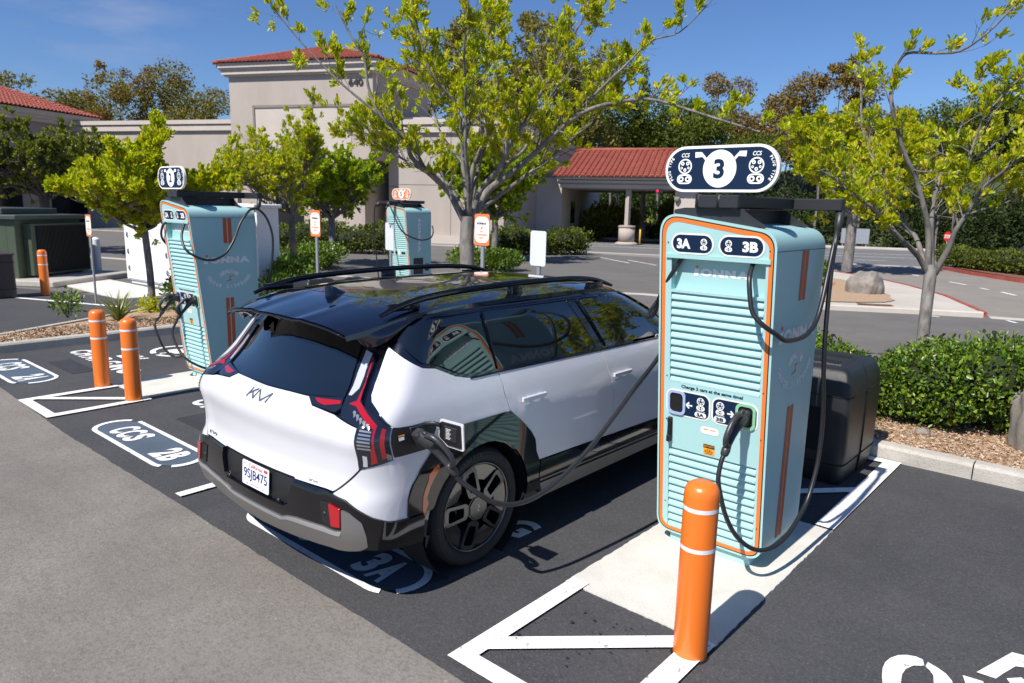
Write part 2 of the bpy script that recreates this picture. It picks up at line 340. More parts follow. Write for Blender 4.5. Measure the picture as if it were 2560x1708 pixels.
class D2:
    """flat printed artwork in a 2-D plane, later laid on a surface by f(x,y)->3d"""
    def __init__(s): s.v = []; s.f = []; s.mi = []
    def raw(s, vs, fs, mi=0):
        b = len(s.v); s.v += list(vs); s.f += [[b+i for i in f] for f in fs]; s.mi += [mi]*len(fs); return s
    def poly(s, P, mi=0): return s.raw(P, [tuple(range(len(P)))], mi)
    def ring(s, A, B, mi=0):
        n = len(A); return s.raw(list(A)+list(B), [(i, (i+1) % n, n+(i+1) % n, n+i) for i in range(n)], mi)
    def stroke(s, pts, w, mi=0):
        for (a, b) in zip(pts, pts[1:]):
            d = Vector((b[0]-a[0], b[1]-a[1])); l = d.length or 1; nx, ny = -d.y/l*w/2, d.x/l*w/2
            s.poly([(a[0]-nx, a[1]-ny), (b[0]-nx, b[1]-ny), (b[0]+nx, b[1]+ny), (a[0]+nx, a[1]+ny)], mi)
        return s
    def text(s, t, x, y, wd, h, mi=0, bold=0., shear=0., rot=0.):
        """fills the box (x,y,wd,h); (x,y) is its lower left corner"""
        V, F = glyphs(t, bold, shear)
        mxx = max(p[0] for p in V); mxy = max(p[1] for p in V)
        P = [(p[0]/mxx*wd, p[1]/mxy*h) for p in V]
        if rot: c_, s_ = math.cos(rot), math.sin(rot); P = [(p[0]*c_-p[1]*s_, p[0]*s_+p[1]*c_) for p in P]
        return s.raw([(p[0]+x, p[1]+y) for p in P], F, mi)
    def arctext(s, t, cx, cy, r, h, a0, a1, mi=0, bold=.02, inward=False, ry=None, wk=.62):
        """characters along an ellipse from angle a0 to a1 (degrees); inward: feet to the centre"""
        n = len(t)
        for i, ch in enumerate(t):
            if ch == ' ': continue
            a = R(a0+(a1-a0)*(i/(n-1) if n > 1 else 0)); V, F = glyphs(ch, bold, 0)
            mxx = max(p[0] for p in V); mxy = max(p[1] for p in V); wd = h*wk*(.35 if ch in 'Ii' else 1)
            ph = a-math.pi/2 if inward else a+math.pi/2
            px_, py_ = cx+r*math.cos(a), cy+(ry or r)*math.sin(a); c_, s_ = math.cos(ph), math.sin(ph)
            s.raw([(px_+((p[0]/mxx-.5)*wd)*c_-((p[1]/mxy-.5)*h)*s_, py_+((p[0]/mxx-.5)*wd)*s_+((p[1]/mxy-.5)*h)*c_) for p in V], F, mi)
        return s
    def plug(s, cx, cy, h, mi=0, lw=.055):
        """combined charging socket pictogram, height h"""
        k = h; R1 = .30*k; cy1 = cy+.19*k; w_ = lw*k
        s.ring(circ(cx, cy1, R1, 22), circ(cx, cy1, R1-w_, 22), mi)
        for dx, dy, rr in ((-.11, .11, .075), (.11, .11, .075), (-.15, -.06, .05), (.15, -.06, .05), (0, -.14, .07)):
            s.ring(circ(cx+dx*k, cy1+dy*k, rr*k, 12), circ(cx+dx*k, cy1+dy*k, rr*k*.4, 12), mi)
        y0, y1 = cy-.5*k, cy-.12*k
        s.ring(rrect(cx-.33*k, cx+.33*k, y0, y1, .19*k, 5), rrect(cx-.33*k+w_, cx+.33*k-w_, y0+w_, y1-w_, .19*k-w_, 5), mi)
        for dx in (-.145, .145): s.ring(circ(cx+dx*k, (y0+y1)/2, .115*k, 14), circ(cx+dx*k, (y0+y1)/2, .05*k, 14), mi)
        return s
    def build(s, name, mats, f, parent=None, loc=(0, 0, 0)):
        m = MB(); m.v = [tuple(f(*p)) for p in s.v]; m.f = s.f; m.mi = s.mi; m.sm = [False]*len(s.f)
        return m.build(name, mats, parent, loc, fixn=False)
_g = {}
def glyphs(t, bold=0., shear=0.):
    k = (t, bold, shear)
    if k in _g: return _g[k]
    cu = bpy.data.curves.new('lettering', 'FONT'); cu.body = t; cu.offset = bold; cu.shear = shear; cu.resolution_u = 4
    ob = bpy.data.objects.new('lettering', cu); C.objects.link(ob); dg = bpy.context.evaluated_depsgraph_get(); dg.update()
    me = bpy.data.meshes.new_from_object(ob.evaluated_get(dg))
    V = [(v.co.x, v.co.y) for v in me.vertices]; F = [tuple(p.vertices) for p in me.polygons]
    bpy.data.objects.remove(ob); bpy.data.curves.remove(cu); bpy.data.meshes.remove(me)
    x0 = min(p[0] for p in V); y0 = min(p[1] for p in V); V = [(a-x0, b-y0) for a, b in V]
    _g[k] = (V, F); return _g[k]
def brand_mark(d, x, y, w_, h, mi=0, dot=1):
    """the operator's wordmark: wide heavy letters, small dotted i"""
    d.text('O', x+w_*.125, y, w_*.215, h*.80, mi, .07); d.text('N', x+w_*.355, y, w_*.195, h*.80, mi, .075); d.text('N', x+w_*.565, y, w_*.195, h*.80, mi, .075); d.text('A', x+w_*.765, y, w_*.235, h*.80, mi, .07)
    sl_ = w_*.02
    d.poly([(x, y), (x+w_*.085, y), (x+w_*.085+sl_, y+h*.72), (x+w_*.0+sl_, y+h*.72)], mi)
    d.poly(circ(x+w_*.045+sl_, y+h*.93, h*.15, 10), dot); return d
def auto_mark(d, x, y, w_, h, mi=0, lw=.2):
    k = w_/3.0; f = lambda a, b: (x+a*k, y+b*h)
    for P in (((0, 0), (.3, 1)), ((.14, .34), (1.0, 1)), ((.5, .62), (.95, 0)), ((.95, 0), (1.25, 1)), ((1.25, 1), (1.95, 0)), ((1.95, 0), (2.95, 1)), ((2.95, 1), (2.68, 0))):
        d.stroke([f(*p) for p in P], lw*h, mi)
    return d

def leaves(P, D, ln, wd, mat_, name, parent=None, loc=(0, 0, 0), shift=(0, 0, 0), fold=.25):
    """P base points, D directions (n,3): one folded kite per leaf"""
    n = len(P); P = np.asarray(P, float)-np.asarray(shift); D = np.asarray(D, float); D /= np.linalg.norm(D, axis=1)[:, None]+1e-9
    ln = np.broadcast_to(ln, n)*rng.uniform(.7, 1.25, n); wd = np.broadcast_to(wd, n)*rng.uniform(.8, 1.2, n)
    Rn = rng.normal(size=(n, 3)); S_ = np.cross(D, Rn); S_ /= np.linalg.norm(S_, axis=1)[:, None]+1e-9; N_ = np.cross(S_, D)
    f_ = N_*(wd*fold)[:, None]; a_ = P+D*(ln*.32)[:, None]; c_ = P+D*(ln*.80)[:, None]-N_*(ln*.04)[:, None]; tip = P+D*ln[:, None]-N_*(ln*.10)[:, None]
    V = np.stack([P, a_+S_*(wd*.42)[:, None]+f_*.8, c_+S_*(wd*.5)[:, None]+f_, tip, c_-S_*(wd*.5)[:, None]+f_, a_-S_*(wd*.42)[:, None]+f_*.8], 1).reshape(-1, 3)
    me = bpy.data.meshes.new(name); me.vertices.add(6*n); me.vertices.foreach_set('co', V.ravel())
    idx = (np.arange(n)[:, None]*6+np.array([[0, 1, 2, 3, 0, 3, 4, 5]])).ravel()
    me.loops.add(8*n); me.loops.foreach_set('vertex_index', idx); me.polygons.add(2*n); me.polygons.foreach_set('loop_start', np.arange(2*n)*4)
    me.polygons.foreach_set('use_smooth', np.ones(2*n, bool)); me.update(calc_edges=True); me.materials.append(M[mat_] if isinstance(mat_, str) else mat_)
    o = bpy.data.objects.new(name, me); C.objects.link(o); o.location = loc
    if parent: o.parent = parent
    return o
def rosettes(pts, dirs, k, spread=.9):
    P = []; D = []
    for p, d in zip(pts, dirs):
        kk = max(3, int(rng.normal(k, k*.25))); d = np.array(d, float); d /= np.linalg.norm(d)+1e-9
        off = rng.normal(size=(kk, 3))*.018; P.append(np.array(p)+off-d*rng.uniform(0, .07, kk)[:, None]); D.append(d*.8+rng.normal(size=(kk, 3))*spread*.5+np.array([0, 0, .42]))
    return np.concatenate(P), np.concatenate(D)
# ---------------------------------------------------------------- ground and paving
def sheet(name, P, z, m, kind='structure', sub=0):
    b = MB(); b.add([(x, y, z) for x, y in P], [tuple(range(len(P)))]); o = b.build(name, m, fixn=False)
    if o.data.polygons[0].normal.z < 0: o.data.flip_normals()
    if kind: struct(o, kind)
    return o
def ground_mesh():
    xs = list(range(-420, 421, 20)); ys = [-200, -60, -20, 0, 20, 40, 56, 58, 60, 62, 64, 66, 80, 120, 200, 320, 480]
    b = MB(); k = len(xs)
    def z(y): t = min(1, max(0, (y-57)/8)); return -1.3*t*t*(3-2*t)
    vs = [(x, y, z(y)) for y in ys for x in xs]
    b.add(vs, [(j*k+i, j*k+i+1, (j+1)*k+i+1, (j+1)*k+i) for j in range(len(ys)-1) for i in range(k-1)], sm=True); return b
struct(ground_mesh().build('ground', 'drive', fixn=False))
rs = random.Random(4); SE = []
for a_, b_ in (((14, 2.225), (-7.8, 2.23)), ((-7.8, 2.23), (-10.1, 2.30)), ((-10.1, 2.30), (-12.3, 2.36))):
    n_ = int(math.dist(a_, b_)/.035); dr_ = 0
    for i in range(n_): dr_ = dr_*.9+rs.gauss(0, .0014); SE.append((a_[0]+(b_[0]-a_[0])*i/n_, a_[1]+(b_[1]-a_[1])*i/n_+dr_+rs.uniform(-.003, .003)))
sheet('old_parking_asphalt', [(-30, -25), (25, -25), (25, 2.225)]+SE+[(-12.3, 2.36), (-30, -3.9)], .009, 'old_asphalt')
sheet('new_parking_asphalt', [(-12.3, 2.26), (-10.1, 2.20), (-7.8, 2.13), (14, 2.125), (14, 7.22), (-12.3, 7.22)], .005, 'new_asphalt')
sheet('left_lot_asphalt', [(-40, -8), (-30, -3.9), (-12.3, 2.36), (-12.3, 3.0), (-13.2, 3.1), (-14.8, 6.3), (-16.5, 6.9), (-20.2, 5.6), (-26, 3.4), (-40, -1)], .006, 'new_asphalt')
def concrete_pad(name, x0, x1, y0, y1, h=.014, seedv=1):
    r_ = random.Random(seedv); P = []
    def edge(a, b, n=60):
        for i in range(n):
            t = i/n; P.append((a[0]+(b[0]-a[0])*t+r_.uniform(-.004, .004), a[1]+(b[1]-a[1])*t+r_.uniform(-.004, .004)))
    edge((x0, y0), (x1, y0)); edge((x1, y0), (x1, y1)); edge((x1, y1), (x0, y1)); edge((x0, y1), (x0, y0))
    b = MB(); b.prism(P, -.01, h, lambda x, y, z: (x, y, z)); return struct(b.build(name, 'concrete'))
concrete_pad('charger_pad', -2.40, -1.415, 3.335, 5.25, seedv=1); concrete_pad('charger_pad', -9.37, -8.44, 3.29, 5.25, seedv=2)
concrete_pad('equipment_pad', -21.9, -17.2, 6.35, 7.7, .03, 5)
# painted markings
def flat(f_z): return lambda x, y: (x, y, f_z)
d = D2()
def strip(x0, x1, y0, y1): d.poly([(x0, y0), (x1, y0), (x1, y1), (x0, y1)])
strip(-2.387, -2.27, 2.42, 3.40); strip(-2.387, -1.412, 2.31, 2.42); strip(-1.545, -1.412, 2.42, 3.345)
d.poly([(-2.27, 2.49), (-2.27, 2.64), (-1.545, 3.335), (-1.545, 3.19)])
strip(-1.545, -1.412, 5.26, 7.2); strip(-2.387, -2.27, 5.26, 7.2); strip(-2.27, -1.545, 7.09, 7.2); d.poly([(-2.27, 5.30), (-2.27, 5.44), (-1.545, 6.25), (-1.545, 6.11)])
strip(-9.263, -9.15, 2.37, 3.29); strip(-9.263, -8.296, 2.26, 2.37); strip(-8.41, -8.296, 2.37, 3.32); d.poly([(-9.15, 2.42), (-9.15, 2.55), (-8.41, 3.31), (-8.41, 3.17)])
strip(-9.263, -9.15, 5.26, 7.2); strip(-8.41, -8.296, 5.26, 7.2)
strip(-5.42, -5.33, 2.29, 7.2); strip(1.45, 1.54, 2.3, 7.2)
struct(d.build('stall_lines', 'paint', flat(.021)))
d = D2(); d.poly([(-19.6, 4.56), (-19.5, 4.48), (-15.9, 5.92), (-15.98, 6.02)]); d.poly([(-12.9, 2.1), (-12.8, 2.1), (-14.4, -6), (-14.5, -6)])
struct(d.build('stall_lines', 'paint', flat(.012)))
def stall_badge(cx, y0, y1, code, seg=True):
    a = D2(); hw = .885; P = rrect(cx-hw, cx+hw, y0, y1, (y1-y0)/2*.98, 10); Q = rrect(cx-hw+.055, cx+hw-.055, y0+.045, y1-.045, (y1-y0)/2*.98-.045, 10)
    a.poly(Q); struct(a.build('badge_field', 'bpaint', flat(.009)))
    n = len(P); b = D2()
    for i in range(n):
        j = (i+1) % n; mx_ = (P[i][0]+P[j][0])/2-cx; my_ = (P[i][1]+P[j][1])/2-(y0+y1)/2
        if (abs(mx_-.80) < .05 and my_ < 0) or (abs(mx_+.74) < .05 and my_ > 0): continue
        b.poly([P[i], P[j], Q[j], Q[i]])
    for i, ch in enumerate('CCS'): b.text(ch, cx-.58+i*.165, y0+.095, .155, (y1-y0)-.19, 0, .045, .1)
    for i, ch in enumerate(code): b.text(ch, cx+.36+i*.155, y0+.095, .145, (y1-y0)-.19, 0, .05, .08)
    struct(b.build('badge_lettering', 'paint', flat(.013)))
stall_badge(-10.9, 2.43, 2.97, '2A'); stall_badge(-6.86, 2.43, 2.90, '2B'); stall_badge(-3.88, 2.43, 2.90, '3A')
def ev_text(cx):
    b = D2()
    for i, ch in enumerate('CHARGING'):
        w_ = {'I': .09}.get(ch, .225); b.text(ch, [-1.02, -.755, -.49, -.225, .04, .305, .42, .69][i]+cx+(0.03 if ch == 'I' else 0), 3.56, w_, .29, 0, .045, .06)
    b.text('E', cx-.27, 3.95, .2, .27, 0, .045); b.text('V', cx-.03, 3.95, .26, .27, 0, .045)
    A = circ(cx-.02, 4.75, .46, 40, .38); B_ = circ(cx-.02, 4.75, .38, 40, .30)
    for i in range(40):
        if i in (9, 10, 29, 30): continue
        j = (i+1) % 40; b.poly([A[i], A[j], B_[j], B_[i]])
    b.poly(rrect(cx-.2, cx+.16, 4.62, 4.82, .05)); b.stroke([(cx-.12, 4.82), (cx-.12, 4.95)], .05); b.stroke([(cx+.06, 4.82), (cx+.06, 4.95)], .05); b.stroke([(cx-.02, 4.62), (cx-.02, 4.47)], .05)
    struct(b.build('charging_lettering', 'paint', flat(.011)))
ev_text(-10.76); ev_text(-6.9); ev_text(-3.9)
d = D2()   # part of the lettering of the stall on the right
for P in ([(-.566, 3.982), (-.60, 3.985), (-.64, 3.965), (-.67, 3.935), (-.695, 3.88), (-.705, 3.82), (-.702, 3.76), (-.685, 3.68), (-.66, 3.60), (-.60, 3.55), (-.56, 3.60), (-.60, 3.68), (-.615, 3.77), (-.612, 3.83), (-.59, 3.89), (-.56, 3.915), (-.548, 3.93)],
          [(-.541, 3.975), (-.49, 3.955), (-.45, 3.93), (-.415, 3.885), (-.40, 3.82), (-.385, 3.70), (-.45, 3.70), (-.475, 3.78), (-.495, 3.87), (-.515, 3.90), (-.541, 3.925)],
          [(-.337, 4.053), (-.225, 4.384), (-.17, 4.397), (-.08, 4.40), (-.03, 4.15), (-.10, 4.12), (-.16, 4.27), (-.195, 4.25), (-.235, 4.13), (-.255, 4.06)],
          [(-.215, 4.10), (-.16, 4.16), (-.08, 4.08), (-.06, 3.98), (-.15, 3.98)],
          [(-.385, 3.975), (-.30, 3.99), (-.26, 3.90), (-.34, 3.85)]): d.poly(P)
struct(d.build('charging_lettering', 'paint', flat(.011)))
d = D2(); d.poly([(-11.22, 3.13), (-10.25, 3.13), (-10.25, 3.42), (-11.22, 3.42)]); d.poly([(-7.4, 3.18), (-6.4, 3.18), (-6.4, 3.5), (-7.4, 3.5)]); struct(d.build('sealed_patch', 'dpatch', flat(.0095)))
d = D2(); A = circ(-16.2, 2.3, .62, 30, .42); B_ = circ(-16.2, 2.3, .5, 30, .32); d.ring(A, B_); struct(d.build('charging_symbol', 'paint', flat(.013)))
M['stain'] = mat('oil_stain', (.022, .021, .021), .6); M['stain2'] = mat('tyre_scuff', (.10, .095, .09), .9, var=.3, vscale=20)
rs = random.Random(9); d = D2()
for cx, cy, n_, sp in ((-1.95, 2.95, 26, .16), (-2.05, 2.75, 14, .12), (-10.8, 4.2, 30, .35), (-4.1, 5.5, 20, .3), (.6, 4.6, 20, .5), (-6.9, 3.9, 18, .35)):
    for _ in range(n_):
        r_ = abs(rs.gauss(0, .006))+.003; d.poly(roundpoly([(p[0]*rs.uniform(.8, 1.3), p[1]) for p in circ(0, 0, r_, 7)], 0)) if False else d.poly([(cx+dx+qx, cy+dy+qy) for dx, dy in ((rs.gauss(0, sp), rs.gauss(0, sp)),) for qx, qy in circ(0, 0, r_, 7, r_*rs.uniform(.5, 1))])
struct(d.build('oil_spots', 'stain', flat(.0125)))
# kerbs: (x,y) centre lines of the face
def kerb(name, P, wd=.15, h=.15, m='curb', joints=True, off=1):
    b = MB(); seg = []; prof = [(0, -.02), (0.004, h*.8), (.022, h*.97), (.05, h), (wd, h), (wd, -.02)]
    pts = [Vector((x, y, 0)) for x, y in P]; vs = []
    for i, p in enumerate(pts):
        t = (pts[min(i+1, len(pts)-1)]-pts[max(i-1, 0)]).normalized(); n_ = Vector((-t.y, t.x, 0))*off
        vs += [tuple(p+n_*q[0]+Vector((0, 0, q[1]))) for q in prof]
    k = len(prof); b.add(vs, [(i*k+j, i*k+j+1, (i+1)*k+j+1, (i+1)*k+j) for i in range(len(pts)-1) for j in range(k-1)])
    b.add(vs[:k], [tuple(range(k))]); b.add(vs[-k:], [tuple(range(k))])
    return struct(b.build(name, m))
def dense(P, s=.8):
    o = []
    for a, b in zip(P, P[1:]):
        n = max(1, int(math.dist(a, b)/s))
        o += [(a[0]+(b[0]-a[0])*i/n, a[1]+(b[1]-a[1])*i/n) for i in range(n)]
    return o+[P[-1]]
# right kerb in lengths with open joints like the cast kerb in the photo
for a, b in ((-12.1, -9.0), (-8.99, -6.0), (-5.99, -3.0), (-2.99, -.86), (-.85, 2.2), (2.21, 8)): kerb('kerb', [(a, 7.215+(a+1.4)*.006*(a > -3)), (b, 7.215+(b+1.4)*.006*(b > -3))])
for a, b in ((1.2, 2.75), (2.76, 5.6), (5.61, 7.215)): kerb('kerb', [(-12.25, a), (-12.25, b)], off=1)
kerb('kerb', dense([(-12.27, 1.2), (-12.7, 1.9), (-13.3, 3.1), (-14.05, 4.57), (-14.7, 5.9), (-15.4, 7.6), (-17.5, 9.6), (-20.5, 11.3)]), off=-1, wd=.15)
kerb('kerb', dense([(8, 9.9), (-3, 9.9), (-12, 10.3), (-16.5, 12.0), (-20.4, 12.6)]), off=-1) if False else None
kerb('kerb', dense([(-20.4, 12.7), (-16.5, 11.6), (-12, 10.3), (-3, 9.95), (8, 9.95)]), off=-1)
def bed(name, P, z, m):
    return sheet(name, P, z, m)
bed('planting_bed', [(-12.38, 1.3), (-12.38, 7.34), (8, 7.4), (8, 9.9), (-3, 9.9), (-12, 10.2), (-16.5, 11.5), (-20.4, 12.6), (-20.5, 11.4), (-17.5, 9.7), (-15.45, 7.7), (-14.75, 6.0), (-14.1, 4.6), (-13.35, 3.1), (-12.7, 2.0)], .125, 'mulch')
# bark chips lying loose
def chips(n, x0, x1, y0, y1, s, m, name, z=.13):
    P = np.stack([rng.uniform(x0, x1, n), rng.uniform(y0, y1, n), np.full(n, z)+rng.uniform(0, .012, n)], 1); D_ = rng.normal(size=(n, 3)); D_[:, 2] *= .25
    o = leaves(P, D_, s, s*.35, m, name); struct(o, 'stuff'); return o
M['chip'] = leafmat('bark_chip', [(.16, .09, .05), (.34, .21, .13), (.50, .36, .24), (.62, .50, .38), (.24, .14, .08)], 0, .9, (1, 1, 1))
tag(chips(9000, -2.2, 1.6, 7.38, 8.9, .035, 'chip', 'bark_chips'), 'loose light brown bark chips under the hedge by the right kerb', 'bark chips')
tag(chips(5000, -13.4, -12.4, 2.0, 6.4, .05, 'chip', 'bark_chips'), 'loose bark chips in the wedge shaped bed left of the stalls', 'bark chips')
tag(chips(260, -12.2, -9.6, 5.3, 7.15, .035, 'dry', 'fallen_leaves', .012), 'dry brown leaves blown along the left kerb', 'fallen leaves')
# driveway beyond the bed, gutter, island with boulder
kerb('gutter', dense([(-34, 9.0), (-28.3, 10.7), (-19.8, 13.1), (-14.5, 14.5), (-10, 16.95), (-7.5, 17.35)], 2), .35, .012, 'sidewalk')
sheet('sidewalk', [(-8.15, 17.2), (-7.5, 17.35), (-5.45, 18.05), (-4.15, 18.8), (-2.6, 19.6), (-2.5, 19.8), (-3.9, 23.0), (-5.3, 25.3), (-6.8, 27.3), (-9.5, 29.6), (-11.6, 30.3), (-10.6, 24)], .11, 'sidewalk')
kerb('kerb', dense([(-8.2, 17.15), (-7.5, 17.3), (-5.45, 18.0), (-4.15, 18.75), (-2.55, 19.55)], 1), .2, .13, 'sidewalk')
kerb('red_kerb', dense([(-2.5, 19.75), (-3.9, 23.05), (-5.3, 25.35), (-6.8, 27.35), (-9.6, 29.7)], 1), .14, .13, 'redpaint')
bed('planting_bed', [(-8.2, 17.7), (-6.8, 18.15), (-5.9, 18.55), (-5.2, 19.1), (-4.7, 19.75), (-4.62, 20.4), (-4.9, 21.0), (-5.05, 21.7), (-5.6, 22.5), (-6.0, 23.6), (-7.5, 25.5), (-10.3, 27)], .13, 'mulch')
sheet('drain_inlet', [(-5.0, 18.62), (-4.3, 18.98), (-4.45, 19.25), (-5.15, 18.9)], .1345, 'redmulch')
sheet('faded_driveway', [(-2.45, 19.8), (12, 23), (16, 30), (-1.5, 29.8), (-3.0, 31.4), (-6.7, 36.6), (-10.6, 35.5), (-30, 29), (-15, 31.1), (-9.6, 29.8), (-6.9, 27.4), (-5.4, 25.4), (-4.0, 23.1)], .006, 'drive2')
kerb('gutter', dense([(-2.4, 19.55), (3, 21.3), (12, 24)], 3), .35, .014, 'sidewalk')
sheet('street', [(-60, 17), (-30, 28.6), (-10.6, 35.7), (-6.5, 36.9), (12, 43), (40, 52), (40, 75), (-8.9, 54.5), (-15.5, 51.5), (-60, 33)], .010, 'road')
kerb('kerb', dense([(-60, 33.2), (-15.5, 51.6), (-8.9, 54.6), (12, 63)], 4), .5, .14, 'sidewalk'); kerb('gutter', dense([(-60, 16.6), (-30, 28.2), (-10.6, 35.4), (-6.6, 36.6)], 4), .4, .015, 'sidewalk')
d = D2(); d.stroke([(-50, 28.5), (-13.43, 44.9), (-10.2, 47.3), (10, 56)], .14); d.stroke([(-50, 26.3), (-12.5, 42.0), (-9.4, 43.8), (10, 52)], .14); d.stroke([(-10.93, 39.2), (-9.62, 39.9)], .12); d.stroke([(-8.0, 40.7), (-6.6, 41.3)], .12)
struct(d.build('lane_lines', 'paint', flat(.016)))
d = D2()
for a, b in (((-6.63, 31.5), (-6.32, 31.1)), ((-4.98, 29.31), (-4.34, 28.53)), ((-3.83, 27.7), (-3.54, 27.3)), ((-3.12, 26.8), (-2.65, 25.96)), ((-2.3, 24.9), (-2.0, 24.2))): d.stroke([a, b], .12)
struct(d.build('lane_lines', 'paint', flat(.015)))
d = D2()
for a, b in (((-19.12, 28.31), (-16.43, 26.51)), ((-17.46, 28.07), (-15.09, 26.49)), ((-15.6, 27.9), (-13.6, 26.6)), ((-2.08, 19.4), (-1.86, 19.1)), ((-3.5, 18.8), (-3.3, 18.75))): d.stroke([a, b], .10)
struct(d.build('lane_lines', 'paint', flat(.013)))
bed('planting_bed', [(-6.75, 36.9), (-3.05, 31.7), (3, 27.5), (12, 31), (8, 41.2)], .13, 'redmulch'); kerb('red_kerb', dense([(-6.8, 36.9), (-5.2, 34.2), (-3.05, 31.5), (3, 27.2)], 1.5), .16, .14, 'redpaint', off=-1)

def bank():
    m = MB(); n = 48; vs = []
    for k, (rr, zz) in enumerate(((84, -1.3), (92, 2.5), (104, 7), (120, 9.5), (150, 8))):
        for i in range(n+1):
            a = R(28+(118-28)*i/n); q = rr*(1+.04*math.sin(i*1.3+k)); vs.append((q*math.cos(a)-18, q*math.sin(a), zz*(1+.12*math.sin(i*.9+k*2))))
    m.add(vs, [(k*(n+1)+i, k*(n+1)+i+1, (k+1)*(n+1)+i+1, (k+1)*(n+1)+i) for k in range(4) for i in range(n)], 0, True); return m
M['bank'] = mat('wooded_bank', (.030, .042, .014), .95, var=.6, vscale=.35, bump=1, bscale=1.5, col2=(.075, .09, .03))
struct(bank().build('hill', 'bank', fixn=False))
# ---------------------------------------------------------------- the building
BO = Vector((-38.82, 30.56, 0)); E1 = Vector((.91, .4146, 0)).normalized(); E2 = Vector((-E1.y, E1.x, 0))
def BL(a, b, z): return tuple(BO+E1*a+E2*b+Vector((0, 0, z)))
def bbox(mb, a0, a1, b0, b1, z0, z1, mi=0):
    vs = [BL(x, y, z) for z in (z0, z1) for y in (b0, b1) for x in (a0, a1)]
    mb.add(vs, [(0, 2, 3, 1), (4, 5, 7, 6), (0, 1, 5, 4), (2, 6, 7, 3), (0, 4, 6, 2), (1, 3, 7, 5)], mi); return mb
def tile_slope(mb, e0, e1, t0, t1, pitch=.32, r=.11):
    """barrel tiles: eave e0->e1, upper edge t0->t1 (points), columns run up the slope"""
    e0, e1, t0, t1 = map(Vector, (e0, e1, t0, t1)); ax = (e1-e0).normalized(); Lx = (e1-e0).length
    mid = (t0+t1)/2-e0; upv = mid-ax*mid.dot(ax); Hs = upv.length; upv.normalize(); nn = ax.cross(upv).normalized()
    if nn.z < 0: nn = -nn
    a0 = (t0-e0).dot(ax); a1 = (t1-e0).dot(ax); mb.add([tuple(e0), tuple(e1), tuple(t1), tuple(t0)], [(0, 1, 2, 3)])
    n = int(Lx/pitch)
    for i in range(n+1):
        s_ = (i+.5)*pitch
        if s_ > Lx: break
        h = Hs
        if s_ < a0: h = Hs*s_/max(a0, 1e-6)
        if s_ > a1: h = min(h, Hs*(Lx-s_)/max(Lx-a1, 1e-6))
        if h < .15: continue
        rows = max(1, int(h/.42)); vs = []; fs = []
        for k in range(rows):
            h0 = k*h/rows; h1 = (k+1)*h/rows; b_ = len(vs)
            for hh, rr, lift in ((h0-.03, r, .03), (h1, r*.86, 0)):
                for j in range(5):
                    an = math.pi*j/4; vs.append(tuple(e0+ax*(s_+math.cos(an)*rr*1.25)+upv*hh+nn*(math.sin(an)*rr+lift)))
            fs += [(b_+j, b_+j+1, b_+6+j, b_+5+j) for j in range(4)]+[(b_, b_+1, b_+2, b_+3, b_+4)]
        mb.add(vs, fs, 0, False)
bld = empty('building', BL(-5, 4, 0), 'beige stucco building with red tile roofs, tall tower numbered 640 and drive-through canopy', 'building')
bs = bld.location
b = MB(); bbox(b, -10.9, 0, 0, 9, 5.1, 10.5); bbox(b, -10.6, -.9, .4, 9, 0, 5.1); bb = b.build('tower', 'stucco', bld, shift=bs)
b = MB(); bbox(b, -8.9, -1.6, -.03, .02, 4.9, 8.45); tp = b.build('recessed_panel', 'stucco2', bb, shift=bs)
b = MB(); bbox(b, -8.95, -1.55, -.09, -.03, 8.45, 8.62); bbox(b, -9.05, -8.9, -.09, -.03, 4.9, 8.62); b.build('panel_reveal', 'joint', bb, shift=bs)
b = MB(); bbox(b, -11.25, .35, -.35, 9.3, 10.62, 10.9); bbox(b, -11.45, .55, -.55, 9.5, 11.02, 11.32); bbox(b, -11.1, .2, -.2, 9.2, 10.5, 10.62); bbox(b, -11.35, .45, -.45, 9.4, 10.9, 11.02); b.build('cornice', 'stucco2', bld, shift=bs)
b = MB(); ap = BL(-5.45, 4.5, 13.2); cs = [BL(-11.6, -.7, 11.34), BL(.7, -.7, 11.34), BL(.7, 9.7, 11.34), BL(-11.6, 9.7, 11.34)]
for i in range(4): tile_slope(b, cs[i], cs[(i+1) % 4], ap, ap)
for c_ in cs: b.tube([c_, ap], .14, 6)
b.build('tile_roof', 'tile', bld, shift=bs)
d = D2(); d.text('640', -1.72, 9.72, 1.05, .5, 0, .03); m_ = MB(); m_.v = [BL(x, -.06, z) for x, z in d.v]; m_.f = d.f; m_.mi = d.mi; m_.sm = [False]*len(d.f); m_.build('street_number', 'bmetal', bb, shift=bs, fixn=False)
def parapet(mb, a0, a1, b0, b1, zt, mi=1):
    bbox(mb, a0-.30, a1+.30, b0-.30, b1+.3, zt-.28, zt, mi); bbox(mb, a0-.12, a1+.12, b0-.12, b1+.12, zt-.40, zt-.28, mi); bbox(mb, a0-.2, a1+.2, b0-.2, b1+.2, zt-.72, zt-.40, mi)
b = MB(); bbox(b, -34, -10.9, .35, 14, 0, 7.2); parapet(b, -34, -11.2, .35, 14, 7.75); b.build('left_wing', ['stucco', 'stucco2'], bld, shift=bs)
b = MB(); bbox(b, 3.6, 10.2, -3.8, 16, 0, 6.6); bbox(b, 0, 3.6, 2.2, 14, 0, 7.2); parapet(b, 3.6, 10.2, -3.8, 16, 7.1); parapet(b, 0.3, 3.3, 2.2, 14, 7.95); b.build('right_wing', ['stucco', 'stucco2'], bld, shift=bs)
b = MB()
for a_ in (6.9,): bbox(b, a_, a_+.03, -3.815, -3.8, .4, 6.3)
bbox(b, 3.6, 10.2, -3.815, -3.8, 3.4, 3.43); bbox(b, .02, 3.6, 2.18, 2.2, 3.4, 3.44); b.build('stucco_joint', 'joint', bld, shift=bs)
